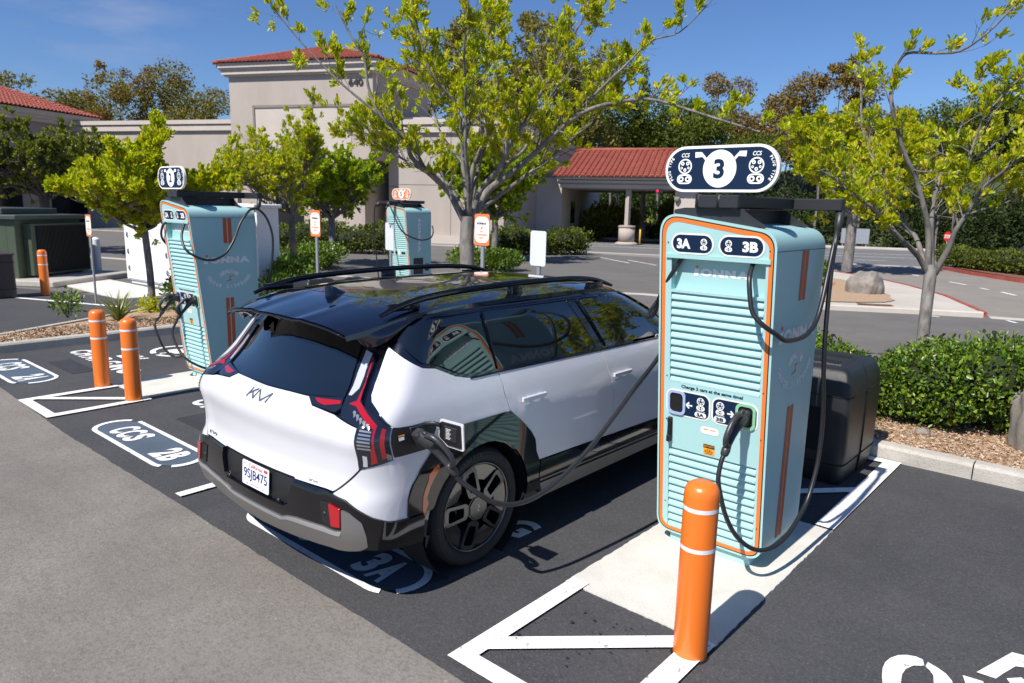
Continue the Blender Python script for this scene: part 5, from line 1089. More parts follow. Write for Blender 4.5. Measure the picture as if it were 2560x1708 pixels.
sk3 = [(u, z-.006) for u, z in sk2]; panel([(-2-u, z) for u, z in reversed(sk3[1:])]+sk3+[(.205, .478), (-.05, .468), (-.38, .458), (-.50, .448), (-.60, .425), (-1, .425)]+[(-2-u, z) for u, z in reversed([(.205, .478), (-.05, .468), (-.38, .458), (-.50, .448), (-.60, .425)])], 'skid_highlight', mat('silver_highlight', (.55, .55, .55), .3, .6), bp, .0265, .003, (.06, .03), ang=35)  # highlight of the upper chamfer, painted as a strip of lighter silver
panel([(0.107, 0.644), (0.247, 0.628), (0.228, 0.526), (0.109, 0.521)], 'reflector', 'red', bp, .030, .02, (.1, .05), both=True, r=.008)
panel([(-0.016, 0.639), (0.105, 0.644), (0.107, 0.521), (-0.017, 0.519)], 'sensor_housing', 'black', bp, .021, .01, (.1, .05), both=True, r=.006)
def onS(u, z, off): return SS(u, z)+SN(u, z)*off
b = MB()
for u in (.02, -2.02, -.58, -1.42):
    p = onS(u, .575 if abs(u+1) > .8 else .545, .020); n_ = SN(u, .575); b.tube([tuple(p-n_*.01), tuple(p+n_*.002)], .012, 12)
b.build('parking_sensor', 'bmetal', bp)
b = MB(); b.tube([tuple(onS(u, .699, .006)) for u in (-1.6, -1.3, -1, -.7, -.4)], .004, 5); b.build('recess_lip', 'dark', bp)
# plate
b = MB(); pc = Vector((.028, .0, .618)); sl_ = .06
pf = lambda k: (lambda x, z: (pc.x+x, .006+.002*0+z*sl_-k+.018, pc.z+z))
b.prism(rrect(-.1525, .1525, -.076, .076, .012, 5), -.004, .0, lambda x, z, h: (pc.x+x, .0-.002+z*sl_+h, pc.z+z)); pl = b.build('number_plate', 'plate', car)
d = D2(); d.text('9SJB475', -.134, -.044, .268, .078, 0, .012); d.text('JUN', -.140, .052, .026, .012, 0); d.poly([(.098, .050), (.138, .050), (.138, .068), (.098, .068)], 1); d.text('California', -.075, .044, .15, .026, 1, 0, .3); d.text('dmv.ca.gov', -.048, -.066, .096, .013, 1)
d.build('plate_lettering', ['plateblue', 'platered'], lambda x, z: (pc.x+x, -.0075+z*sl_, pc.z+z), pl)
for x_, z_ in ((-.09, -.06), (.09, -.06)):
    b = MB(); b.lathe([(.005, 0), (.005, -.003)], 8, (pc.x+x_, -.007+z_*sl_, pc.z+z_), 'y'); b.build('plate_screw', 'grey', pl)
# badges follow the tailgate surface
def on_gate(x, z, k):
    wf = WT(z)-AR(z); u = x/wf-1
    if x > wf: u = .0
    return tuple(onS(u, z, .004+k))
d = D2(); auto_mark(d, -.128, 1.086, .240, .050, 0, .19); m_ = MB(); n0 = len(d.v); m_.v = [on_gate(x, z, .004) for x, z in d.v]; m_.f = d.f; m_.mi = d.mi; m_.sm = [False]*len(d.f); m_.build('emblem', 'chrome', gate, fixn=False)
d = D2(); d.text('EV9', 0, 0, 1, 1, 0, .02); m_ = MB(); m_.v = [tuple(onS(-2.055+.17*x, .712+.022*z, .0075)) for x, z in d.v]; m_.f = d.f; m_.mi = d.mi; m_.sm = [False]*len(d.f); m_.build('badge', 'chrome', gate, fixn=False)
d = D2(); d.text('GT', .510, .708, .03, .013, 0, .02); d.poly([(.545, .712), (.585, .712), (.585, .717), (.545, .717)]); m_ = MB(); m_.v = [on_gate(x, z, .003) for x, z in d.v]; m_.f = d.f; m_.mi = d.mi; m_.sm = [False]*len(d.f); m_.build('badge', 'bmetal', gate, fixn=False)
M['slat'] = mat('lens_slat', (.26, .28, .31), .2, metal=.4, coat=1.)
# tail lamps
lens = [(-0.099, 1.438), (-0.009, 1.428), (0.018, 1.365), (0.003, 1.285), (0.06, 1.203), (0.143, 1.179), (0.426, 1.141), (0.873, 1.081), (0.813, 0.906), (0.384, 0.854), (0.335, 1.084), (-0.002, 1.106), (-0.059, 1.144), (-0.09, 1.19), (-0.113, 1.285)]
for s_ in (1, -1):
    mir = s_ < 0
    tl = panel(lens, 'tail_lamp', 'lensdark', car, .008, .02, (.05, .03), mirror=mir, ang=35)
    panel([(-0.018, 1.398), (-0.006, 1.399), (-0.001, 1.301), (0.032, 1.232), (0.091, 1.186), (0.630, 1.094), (0.620, 0.898), (0.535, 0.888), (0.560, 0.965), (0.602, 0.995), (0.588, 1.078), (0.091, 1.162), (-0.02, 1.164), (-0.01, 1.172), (0.038, 1.184), (0.014, 1.225), (-0.013, 1.31)], 'red_strip', 'redglow', tl, .0105, .002, (.05, .03), mirror=mir)
    panel([(0.722, 1.082), (0.79, 1.075), (0.749, 0.921), (0.689, 0.915)], 'red_strip', 'redglow', tl, .0105, .002, (.1, .05), mirror=mir)
    panel([(-0.092, 1.431), (-0.028, 1.417), (-0.037, 1.33), (-0.025, 1.238), (-0.05, 1.203), (-0.079, 1.203), (-0.099, 1.309)], 'clear_lens', 'clear', tl, .0105, .002, (.1, .05), mirror=mir)
    for k in range(5):
        u0 = .105+k*.085; z0 = 1.146-k*.011; panel([(u0, z0), (u0+.05, z0-.004), (u0+.085, z0-.022), (u0+.078, z0-.030), (u0+.03, z0-.014), (u0, z0-.009)], 'lens_slat', 'slat', tl, .0105, .001, (.2, .2), mirror=mir)
    for k in range(6):
        z0 = 1.075-k*.0175; panel([(.385, z0), (.57, z0-.006), (.57, z0-.015), (.385, z0-.009)], 'lens_slat', 'slat', tl, .0105, .001, (.2, .2), mirror=mir)
    panel([(0.438, 0.942), (0.497, 0.936), (0.487, 0.874), (0.432, 0.873)], 'reverse_lamp', 'clear', tl, .0105, .001, (.1, .05), mirror=mir)
    hl = panel([(-0.439, 1.167), (-0.111, 1.19), (-0.063, 1.142), (-0.09, 1.12), (-0.342, 1.133)], 'inner_lamp', 'lensdark', car, .008, .015, (.08, .04), mirror=mir, ang=35)
    panel([(-0.363, 1.164), (-0.111, 1.173), (-0.094, 1.159), (-0.229, 1.141), (-0.31, 1.148)], 'red_strip', 'redglow', hl, .0105, .002, (.1, .05), mirror=mir)
panel([Y(4.55, .80), Y(4.62, .80), Y(4.62, .98), Y(4.55, .98)], 'headlight', 'clear', car, .008, .01, (.1, .05), both=True)
# charging port, inlet and open flap on the right flank
pt_ = panel([(0.899, 1.079), (1.23, 1.052), (1.273, 1.018), Y(.54, .908), (0.845, 0.914)], 'charge_port', 'black', car, .0075, .006, (.07, .04), r=.01)
b = MB(); b.rbox(.972, 1.0, .385, .51, .92, 1.065, .012); b.build('inlet', 'bmetal', pt_)
d = D2(); d.poly([(.30, 1.0), (.345, 1.0), (.345, 1.018), (.30, 1.018)], 0); d.poly([(.30, 1.022), (.35, 1.022), (.35, 1.03), (.30, 1.03)], 1); d.build('port_sticker', ['white', 'yellow'], lambda y, z: tuple(onS(*Y(y, z), .0095)), pt_)
b = MB(); P = [(1.045, .982), (1.058, 1.088), (1.240, 1.092), (1.250, .937), (1.120, .937)]
b.prism(roundpoly(P, [.015]*5), .562, .571, lambda x, z, h: (x, h, z)); fp = b.build('charge_flap', 'carwhite', car)
b = MB(); b.prism(roundpoly([(1.058, .985), (1.068, 1.076), (1.226, 1.080), (1.236, .951), (1.125, .950)], [.012]*5), .554, .562, lambda x, z, h: (x, h, z)); fi = b.build('flap_lining', 'black', fp)
b = MB(); b.rbox(1.10, 1.20, .549, .555, .975, 1.06, .003); b.build('flap_pad', 'bmetal', fp)
d = D2()
for k in range(8): d.poly([(1.118, 1.044-k*.008), (1.158-(k % 3)*.006, 1.044-k*.008), (1.158-(k % 3)*.006, 1.047-k*.008), (1.118, 1.047-k*.008)])
d.build('flap_label', 'greyprint', lambda x, z: (x, .5482, z), fp)
b = MB(); b.tube([(.985, .50, 1.055), (1.03, .535, 1.06), (1.07, .552, 1.055)], [.012, .014, .014], 8, sx=.6); b.build('flap_hinge', 'bmetal', fp)
# door handles, mirrors
for s_ in (1, -1):
    for y0, dr in ((1.465, rd), (2.545, fd)):
        b = MB(); z0 = 1.035-.010*(y0 > 2); b.rbox(s_*1.0 if s_ > 0 else -1.018, s_*1.018 if s_ > 0 else -1.0, y0-.125, y0+.125, z0-.017, z0+.017, .006); b.box(min(s_*.965, s_*1.002), max(s_*.965, s_*1.002), y0+.055, y0+.085, z0-.010, z0+.010); b.box(min(s_*.965, s_*1.002), max(s_*.965, s_*1.002), y0-.06, y0-.03, z0-.010, z0+.010); b.build('door_handle', 'carwhite', dr, ang=30)
    b = MB(); b.rbox(s_*.98 if s_ > 0 else -1.16, s_*1.16 if s_ > 0 else -.98, 3.16, 3.27, 1.17, 1.31, .03); b.box(min(s_*.90, s_*1.0), max(s_*.90, s_*1.0), 3.2, 3.25, 1.20, 1.24); b.build('wing_mirror', 'carwhite', car, ang=40)
# cladding: angular arch trims and sills
def ring(cy, fn_, fr=1):
    outer = [(.37-hub0, .54), (.372-hub0, .64), (.405-hub0, .725), (.465-hub0, .805), (.555-hub0, .89), (.665-hub0, .955), (.82-hub0, .990), (1.18-hub0, .990), (1.24-hub0, .975), (1.315-hub0, .918), (1.425-hub0, .815), (1.50-hub0, .655), (1.545-hub0, .572), (1.56-hub0, .36)]
    inner = arc(0, .39, .445, -4, 160 if fr else 180, 16)
    return [(cy+y, z) for y, z in outer]+[(cy+y, z) for y, z in inner]
ra = panel([Y(y, z) for y, z in ring(hub0, 0)]+[Y(.55, .53)], 'arch_trim', 'trimblack', car, .016, .03, (.07, .05), both=True, ang=35)
panel([Y(.584, .80), Y(.52, .75), Y(.478, .637), Y(.474, .552), Y(.490, .512), Y(.518, .58), Y(.505, .617), Y(.513, .64), Y(.552, .714), Y(.60, .782)], 'side_marker', mat('orange_marker', (.55, .09, .01), .15, coat=1.), ra, .019, .004, (.05, .04), both=True)
panel([(y if y < 4.35 else 4.35+(y-4.35)*.16, z) for y, z in ring(hub1, 0)]+[(3.66, .53)], 'arch_trim', 'trimblack', car, .016, .03, (.05, .03), fn=T, both=True, ang=35)
panel([Y(1.565, .568), Y(3.5, .520), Y(3.5, .40), Y(1.56, .42)], 'sill_trim', 'trimblack', car, .014, .03, (.1, .05), both=True, ang=35)
panel([Y(1.56, .405), Y(3.5, .385), Y(3.5, .30), Y(1.62, .29)], 'sill_blade', 'skid', car, .022, .03, (.1, .05), both=True, ang=35)
panel([Y(1.56, .43), Y(3.5, .41), Y(3.5, .40), Y(1.56, .42)], 'sill_line', 'skid', car, .018, .01, (.1, .05), both=True)
# wheels
def wheel(y0, s_):
    e = Vector((0, y0, .392)); SX = s_; ww = .268
    def fl(m): m.v = [(x*SX+(.968-.0)*SX*0, y, z) for x, y, z in m.v]; return m
    xo = .955; b = MB(); Rt = .392
    prof = [(.290, xo-.012), (.297, xo-.002), (.312, xo+.010), (.340, xo+.015), (.362, xo+.008), (.378, xo-.010), (.387, xo-.032)]
    gr = [xo-.075, xo-.118, xo-.160, xo-.200]
    x = xo-.032
    for g_ in gr: prof += [(Rt-.001, g_+.007), (.380, g_+.006), (.380, g_-.004), (Rt-.001, g_-.005)]
    prof += [(.387, xo-ww+.025), (.375, xo-ww+.01), (.34, xo-ww), (.29, xo-ww+.01), (.268, xo-ww+.02)]
    b.lathe(prof, 96, (0, y0, .392), 'x', cap=False); ty_ = b
    # lateral sipes
    b = ty_
    for i in range(80):
        a = 2*math.pi*i/80
        for xx0, xx1 in ((xo-.066, xo-.014), (xo-.25, xo-.208)):
            rr = .3905; da = .004; P = []
            for xx, aa in ((xx0, a-da), (xx0, a+da), (xx1, a+da+.02), (xx1, a-da+.02)):
                r_ = rr if xx < xo-.03 else .3835; P.append((xx, y0+r_*math.cos(aa)*1.003, .392+r_*math.sin(aa)*1.003))
            b.add(P, [(0, 1, 2, 3)], 1)
    if s_ > 0:
        d = D2(); d.arctext('Hankook', 0, 0, .350, .024, 118, 88, 0, .02, True, .350, .8); d.arctext('iON evo AS', 0, 0, .350, .019, 62, 24, 0, .02, True, .350, .7); d.arctext('ULTIMATE', 0, 0, .350, .018, 212, 185, 0, .02, True, .350, .7)
        b.add([(xo+.0172, y0+a, .392+c) for a, c in d.v], d.f, 2)
    M.setdefault('tyre_lettering', mat('tyre_lettering', (.045, .045, .046), .6)); tyre_mb = fl(b)
    b = MB(); b.lathe([(.292, xo-.002), (.286, xo+.004), (.278, xo-.006), (.272, xo-.05), (.235, xo-.16), (.235, xo-.24)], 72, (0, y0, .392), 'x', cap=False); b.lathe([(.24, xo-.13), (.001, xo-.13)], 40, (0, y0, .392), 'x', cap=False); rm = fl(b).build('wheel', 'rim', car); tyre_mb.build('tyre', ['rubber', 'dark', 'tyre_lettering'], rm, ang=25)
    def P3(r, a, dx): return (xo+dx, y0+r*math.cos(a), .392+r*math.sin(a))
    b = MB(); g_ = MB()
    for k in range(5):
        a0 = R(100+72*k)+.12
        # outer cover segment between two spokes
        am = a0+R(36); w1, w0 = R(23), R(21); n = 8; vo = []
        for r, dx in ((.275, -.010), (.175, -.020)):
            for i in range(n+1):
                aa = am-w1+(2*w1)*i/n if r > .2 else am-w0*.62+(2*w0*.62)*i/n; vo.append(P3(r, aa, dx))
        vo += [(x-.03, y, z) for x, y, z in vo]; m_ = n+1
        g_.add(vo, [(i, i+1, m_+i+1, m_+i) for i in range(n)]+[(i, i+1, 2*m_+i+1, 2*m_+i) for i in range(n)]+[(m_+i, m_+i+1, 3*m_+i+1, 3*m_+i) for i in range(n)]+[(0, m_, 3*m_, 2*m_), (n, m_+n, 3*m_+n, 2*m_+n)], 0, False)
        # rectangular link spoke with an open middle
        c_, s2 = math.cos(a0), math.sin(a0)
        f3 = lambda p, q, dx: (xo+dx, y0+p*c_-q*s2, .392+p*s2+q*c_)
        O = roundpoly([(.088, -.034), (.105, -.053), (.258, -.062), (.277, -.045), (.277, .045), (.258, .062), (.105, .053), (.088, .034)], .006, 2); I = roundpoly([(.122, -.024), (.130, -.032), (.235, -.041), (.249, -.030), (.249, .030), (.235, .041), (.130, .032), (.122, .024)], .006, 2); n = len(O)
        dxo = lambda p: .006-.02*(p-.085)/.17*.4
        vv = [f3(p, q, dxo(p)) for p, q in O]+[f3(p, q, dxo(p)) for p, q in I]+[f3(p, q, -.05) for p, q in O]+[f3(p, q, -.06) for p, q in I]
        b.add(vv, [(i, (i+1) % n, n+(i+1) % n, n+i) for i in range(n)]+[(i, (i+1) % n, 2*n+(i+1) % n, 2*n+i) for i in range(n)]+[(n+i, n+(i+1) % n, 3*n+(i+1) % n, 3*n+i) for i in range(n)])
    fl(b).build('spoke', 'rimgrey', rm); fl(g_).build('wheel_cover', 'rim', rm)
    b = MB(); oc = [( .090*math.cos(R(22.5+45*i)), .090*math.sin(R(22.5+45*i))) for i in range(8)]; b.prism(oc, xo-.05, xo+.004, lambda p, q, h: (h, y0+p, .392+q)); b.prism([(x*.86, y*.86) for x, y in oc], xo+.004, xo+.010, lambda p, q, h: (h, y0+p, .392+q)); 
    if s_ > 0:
        d = D2(); V = D2(); auto_mark(V, -.024, -.007, .048, .014, 0, .24); d.raw([(y, -x) for x, y in V.v], V.f); b.add([(xo+.0112, y0+a, .392+c) for a, c in d.v], d.f, 1)
    fl(b).build('hub_cap', ['rimgrey', 'white'], rm)
for y0, s_ in ((hub0, 1), (hub1, 1), (hub0, -1), (hub1, -1)):
    wheel(y0, s_)
# brake / liner seen through the arches
for y0 in (hub0, hub1):
    for s_ in (1, -1): b = MB(); b.lathe([(.47, s_*.70), (.47, s_*.955)], 30, (0, y0, .40), 'x', cap=False); b.build('arch_liner', 'dark', car)

# ---------------------------------------------------------------- trees, hedges, shrubs
def nrm(v): v = np.asarray(v, float); return v/(np.linalg.norm(v)+1e-9)
def twigs(path, r0, r1, mb, tips, n, ln, upb=.5, sub=3, t0=.3, seed=0, spreadk=1.):
    """side shoots from a limb; collects (point, direction) for leaf rosettes"""
    r_ = np.random.default_rng(seed); P = [np.array(p, float) for p in path]; seg = np.cumsum([0]+[np.linalg.norm(b-a) for a, b in zip(P, P[1:])]); Lt = seg[-1]
    def at(t):
        s = t*Lt; i = min(len(P)-2, max(0, int(np.searchsorted(seg, s))-1)); f = (s-seg[i])/(seg[i+1]-seg[i]+1e-9); return P[i]*(1-f)+P[i+1]*f, nrm(P[i+1]-P[i])
    for k in range(n):
        t = t0+(1-t0)*(k+r_.uniform(0, 1))/n; p, d = at(min(t, .999)); dv = nrm(d*.8+r_.normal(size=3)*.62*spreadk+np.array([0, 0, upb])); L_ = ln*r_.uniform(.5, 1.25)*(1.15-.4*t); q = [p]; dd = dv
        for j in range(4): dd = nrm(dd+r_.normal(size=3)*.18+np.array([0, 0, .10])); q.append(q[-1]+dd*L_/4)
        rr = max(.0035, (r0+(r1-r0)*t)*.42); mb.tube(q, [rr, rr*.8, rr*.6, rr*.45, .0022], 5, caps=False); tips.append((q[-1], dd, 1.)); tips.append((q[3], nrm(q[3]-q[2]), .55))
        for m in range(sub):
            i = r_.integers(1, 4); dv2 = nrm(dd+r_.normal(size=3)*.8+np.array([0, 0, .25])); L2 = L_*r_.uniform(.25, .55); w0 = q[i]; w1 = w0+dv2*L2*.5; w2 = w1+nrm(dv2+r_.normal(size=3)*.25+np.array([0, 0, .2]))*L2*.5
            mb.tube([w0, w1, w2], [rr*.5, rr*.35, .002], 4, caps=False); tips.append((w2, nrm(w2-w1), .9))
def limb_tree(name, label, base, limbs, radii, spec, leafm, k=14, ln=.085, wd=.030, group='young parking lot trees', barkm='bark', keep=.85, seed=1, extra=0):
    """limbs: dict of 3-D paths; radii: dict of (r0,r1); spec: dict of (n twigs, length, from t)"""
    t = empty(name, base, label, 'tree', group); mb = MB(); tips = []
    for i, (kname, P) in enumerate(limbs.items()):
        r0, r1 = radii.get(kname, radii['*']); n = len(P); mb.tube(P, [r0+(r1-r0)*(j/(n-1))**.75 for j in range(n)], 10, smooth=5, caps=False)
        if kname != 'trunk': a = spec.get(kname, spec['*']); twigs(P, r0, r1, mb, tips, a[0], a[1], seed=seed*31+i, t0=a[2], sub=a[3] if len(a) > 3 else 3)
    mb.build('trunk', barkm, t, shift=base, ang=80)
    r_ = np.random.default_rng(seed); T_ = [x for x in tips if r_.random() < keep*x[2]+.1]
    P, D = rosettes([x[0] for x in T_], [x[1] for x in T_], k); sc_ = r_.uniform(.75, 1.3, len(P))
    leaves(P, D, ln*sc_, wd*sc_, leafm, 'crown', t, shift=base); return t
# big centre tree: main limbs as they fork in the photograph
LC = {
'trunk': [(-7.72, 7.84, .10), (-7.74, 7.86, .7), (-7.75, 7.87, 1.35), (-7.81, 7.91, 1.74), (-7.84, 7.96, 2.10)],
'L1': [(-7.84, 7.95, 1.95), (-7.95, 7.83, 2.25), (-8.06, 7.74, 2.49), (-8.05, 7.40, 2.70), (-8.07, 7.04, 2.93), (-8.04, 6.87, 3.20), (-8.16, 6.56, 3.46), (-8.26, 6.43, 3.83), (-8.28, 6.37, 4.21), (-8.40, 6.21, 4.53), (-8.54, 6.12, 4.85)],
'L2': [(-7.84, 7.96, 1.98), (-8.13, 8.05, 2.33), (-8.48, 8.09, 2.63), (-8.93, 8.03, 2.88), (-9.26, 8.08, 3.13), (-9.97, 7.81, 3.47), (-10.34, 7.64, 3.60)],
'M1': [(-7.83, 7.97, 2.0), (-8.00, 8.07, 2.50), (-8.09, 8.09, 2.91), (-8.11, 8.07, 3.42), (-8.17, 7.98, 3.79), (-8.26, 7.70, 4.08), (-8.32, 7.56, 4.29), (-8.43, 7.47, 4.82), (-8.49, 7.37, 5.3)],
'M2': [(-7.83, 7.97, 2.0), (-7.88, 8.04, 2.50), (-7.89, 8.12, 2.87), (-7.75, 8.23, 3.36), (-7.94, 8.16, 3.72), (-7.90, 8.31, 4.21), (-7.89, 8.44, 4.68), (-7.95, 8.55, 5.5)],
'M3': [(-7.83, 7.98, 2.0), (-8.05, 8.30, 2.51), (-8.25, 8.65, 2.99), (-8.33, 9.01, 3.62), (-8.48, 9.29, 4.23), (-8.59, 9.33, 4.77), (-8.58, 9.51, 5.6)],
'R1': [(-7.81, 7.99, 2.0), (-7.69, 8.07, 2.50), (-7.38, 8.15, 2.84), (-7.15, 8.18, 3.27), (-6.95, 8.30, 3.57), (-6.78, 8.41, 3.97), (-6.57, 8.59, 4.49), (-6.36, 8.76, 4.97), (-6.31, 8.84, 5.4)],
'R2': [(-7.80, 8.00, 1.98), (-7.77, 8.25, 2.45), (-7.48, 8.45, 2.74), (-7.18, 8.64, 3.03), (-6.86, 8.71, 3.30), (-6.55, 8.78, 3.54), (-6.19, 8.85, 3.70), (-5.73, 9.01, 3.78), (-5.33, 9.08, 3.76), (-4.49, 9.33, 3.48), (-3.94, 9.36, 3.30)],
'R3': [(-6.55, 8.78, 3.54), (-6.33, 8.90, 3.81), (-6.03, 8.95, 4.07), (-5.84, 9.03, 4.25), (-5.50, 9.13, 4.56), (-5.16, 9.31, 4.67), (-4.80, 9.47, 5.05)],
'R4': [(-7.38, 8.15, 2.84), (-7.48, 8.82, 3.15), (-7.49, 9.21, 3.70), (-7.46, 9.47, 4.08), (-7.26, 9.75, 4.52), (-7.03, 10.13, 5.28)],
'R5': [(-7.82, 7.97, 2.1), (-7.62, 7.75, 2.6), (-7.45, 7.5, 3.1), (-7.3, 7.35, 3.7), (-7.1, 7.1, 4.3), (-6.9, 7.0, 5.0)],
'L3': [(-8.05, 7.40, 2.70), (-8.5, 7.2, 2.95), (-9.0, 7.05, 3.2), (-9.4, 6.95, 3.3)],
'L4': [(-8.09, 8.09, 2.91), (-8.6, 8.1, 3.4), (-9.0, 8.2, 4.0), (-9.2, 8.1, 4.7), (-9.3, 8.1, 5.2)],
'L5': [(-8.16, 6.56, 3.46), (-8.6, 6.2, 3.9), (-8.95, 5.9, 4.35), (-9.2, 5.6, 4.8)],
'B1': [(-7.83, 7.98, 2.1), (-7.9, 8.6, 2.6), (-8.1, 9.2, 3.1), (-8.6, 9.8, 3.6), (-9.0, 10.1, 4.2)],
'B2': [(-7.82, 7.98, 2.1), (-7.6, 8.7, 2.6), (-7.1, 9.3, 3.2), (-6.6, 9.8, 3.9), (-6.2, 10.1, 4.6)],
}
RC = {'*': (.042, .008), 'trunk': (.125, .105), 'R2': (.065, .010), 'L1': (.06, .008), 'R1': (.05, .007), 'R3': (.03, .006), 'R4': (.03, .006), 'L3': (.025, .006), 'L4': (.022, .006), 'L5': (.022, .006), 'M1': (.045, .007), 'M2': (.05, .008)}
SC_ = {'*': (26, .66, .28, 4), 'R2': (26, .42, .25, 3), 'R3': (11, .40, .15, 2), 'L2': (22, .55, .25, 3), 'L1': (17, .50, .2, 3), 'L5': (10, .5, .2, 3), 'R1': (34, .6, .25, 4)}
limb_tree('parking_tree', 'tallest multi-stemmed tree with grey trunk and yellow green leaves, behind the car roof', (-7.72, 7.84, .1), LC, RC, SC_, 'leafC', 24, .074, .026, keep=.66, seed=3)
LD = {
'trunk': [(-1.73, 9.2, .10), (-1.76, 9.26, .75), (-1.79, 9.37, 1.26), (-1.81, 9.46, 1.72)],
'a': [(-1.83, 9.44, 1.62), (-1.94, 9.25, 1.86), (-2.05, 8.93, 2.02), (-2.14, 8.62, 2.18), (-2.20, 8.33, 2.34), (-2.35, 8.11, 2.48), (-2.54, 7.86, 2.67), (-2.70, 7.61, 2.80)],
'b': [(-1.85, 9.43, 1.65), (-2.04, 9.61, 2.03), (-2.29, 9.73, 2.29), (-2.43, 9.83, 2.66), (-2.71, 9.82, 3.03), (-2.86, 9.91, 3.38), (-2.93, 9.95, 3.78), (-2.98, 10.02, 4.26)],
'c': [(-1.83, 9.45, 1.65), (-1.87, 9.38, 2.10), (-1.91, 9.26, 2.34), (-2.01, 9.13, 2.69), (-2.11, 8.97, 2.93), (-2.20, 8.83, 3.24), (-2.25, 8.72, 3.49), (-2.28, 8.75, 3.74), (-2.25, 8.82, 3.89), (-2.15, 8.79, 3.97), (-1.87, 8.75, 3.93), (-1.64, 8.68, 3.92), (-1.42, 8.63, 4.06), (-1.23, 8.58, 4.26)],
'd': [(-1.82, 9.46, 1.65), (-1.88, 9.79, 2.20), (-1.89, 9.97, 2.41), (-1.88, 10.17, 2.63), (-1.85, 10.52, 2.83), (-1.69, 10.84, 3.04), (-1.57, 11.13, 3.23), (-1.38, 11.49, 3.50)],
'e': [(-1.78, 9.49, 1.62), (-1.67, 9.50, 1.91), (-1.62, 9.46, 2.11), (-1.53, 9.45, 2.31), (-1.40, 9.36, 2.58), (-1.20, 9.17, 2.76), (-1.04, 9.08, 2.91), (-.85, 9.0, 3.1)],
'f': [(-1.81, 9.48, 1.7), (-1.89, 9.54, 2.30), (-1.88, 9.65, 2.71), (-1.80, 9.82, 3.12), (-1.77, 9.91, 3.36), (-1.70, 10.06, 3.73), (-1.63, 10.22, 4.10)],
'g': [(-1.89, 9.79, 2.24), (-1.68, 9.62, 2.45), (-1.61, 9.48, 2.72), (-1.53, 9.55, 3.28), (-1.40, 9.59, 3.54), (-1.22, 9.68, 3.79)],
'h': [(-1.85, 9.45, 1.7), (-2.2, 9.3, 2.1), (-2.5, 9.25, 2.5), (-2.9, 9.1, 2.85), (-3.1, 9.0, 3.2)],
'i': [(-2.04, 9.61, 2.03), (-2.5, 9.9, 2.3), (-3.0, 10.2, 2.6), (-3.4, 10.3, 2.9)],
'j': [(-1.53, 9.45, 2.31), (-1.2, 9.6, 2.45), (-.9, 9.8, 2.6), (-.6, 9.9, 2.7)],
}
RD = {'*': (.033, .006), 'trunk': (.062, .066), 'e': (.042, .008), 'c': (.036, .008), 'a': (.036, .007), 'g': (.02, .005), 'h': (.026, .006), 'i': (.02, .005), 'j': (.02, .005)}
SD = {'*': (19, .42, .22, 3), 'c': (15, .42, .18, 2), 'b': (18, .46, .2, 3), 'f': (14, .40, .2, 3), 'h': (18, .42, .3, 4), 'a': (20, .38, .4, 4)}
limb_tree('parking_tree', 'sparse grey-stemmed tree with yellow green leaves rising from the hedge at right', (-1.73, 9.2, .1), LD, RD, SD, 'leafC', 22, .064, .025, keep=.50, seed=5)
def auto_limbs(base, fork, n, h, spread, seed, lean=(0, 0), rec=True, tall=0):
    r_ = np.random.default_rng(seed); b0 = np.array(base, float); top = b0+np.array([lean[0]*fork, lean[1]*fork, fork]); L_ = {'trunk': [tuple(b0), tuple(b0*.5+top*.5+np.array([.02, .01, 0])), tuple(top)]}
    for i in range(n):
        a = 2*math.pi*(i+r_.uniform(-.3, .3))/n; sp = spread*r_.uniform(.55, 1.0); hh = h*r_.uniform(.65, 1.0)*(1.75 if i < tall else 1); sp = sp*(.45 if i < tall else 1); P = [top-np.array([0, 0, .05])]
        for j in range(1, 6):
            t = j/5; P.append(top+np.array([math.cos(a)*sp*t**.8, math.sin(a)*sp*t**.8, hh*t**1.15])+r_.normal(size=3)*.06*spread)
        L_['l%d' % i] = [tuple(p) for p in P]
        if rec and i % 2 == 0:
            q = P[2]; a2 = a+r_.uniform(-.9, .9); L_['m%d' % i] = [tuple(q)]+[tuple(q+np.array([math.cos(a2)*sp*.6*t, math.sin(a2)*sp*.6*t, hh*.45*t])+r_.normal(size=3)*.04) for t in (.33, .66, 1.)]
    return L_
def auto_tree(label, base, fork, n, h, spread, seed, leafm, tr=.075, k=14, ln=.08, wd=.03, tw=(22, .55, .25, 4), keep=.9, lean=(0, 0), group='young parking lot trees', barkm='bark', name='parking_tree', tall=0):
    L_ = auto_limbs(base, fork, n, h, spread, seed, lean, tall=tall); return limb_tree(name, label, base, L_, {'*': (tr*.5, .007), 'trunk': (tr, tr*.9)}, {'*': tw}, leafm, k, ln, wd, group, barkm, keep, seed)
auto_tree('low dense bright green tree with a dark trunk left of charger 2', (-14.30, 5.86, .1), 1.62, 12, 1.10, 1.55, 12, 'leafC', .07, 26, .078, .030, (30, .46, .12, 4), 1.0, (-.04, -.02), tall=2)
auto_tree('tangled tree with bare grey twigs and yellow tips between charger 2 and charger 5', (-17.0, 10.65, .1), 1.9, 11, 1.7, 1.75, 23, 'leafC', .09, 20, .085, .032, (26, .66, .12, 4), .55, tall=5)
auto_tree('leafy green tree behind the right side of the big tree, before the building', (-20.3, 22.2, .1), 1.7, 10, 2.6, 2.5, 34, 'leafG', .14, 26, .13, .055, (30, .85, .1, 4), 1.0)
auto_tree('dull dark green tree by the left building above the green cabinets', (-33.5, 9.8, .0), 2.3, 10, 2.2, 3.2, 45, 'leafD', .2, 18, .15, .06, (28, 1.0, .1, 4), .72, barkm='barkd')
auto_tree('tree behind the white cabinets at the foot of the tower', (-22.3, 15.6, .1), 1.6, 9, 1.8, 1.7, 56, 'leafG', .13, 24, .13, .055, (26, .9, .1, 4), 1.0)
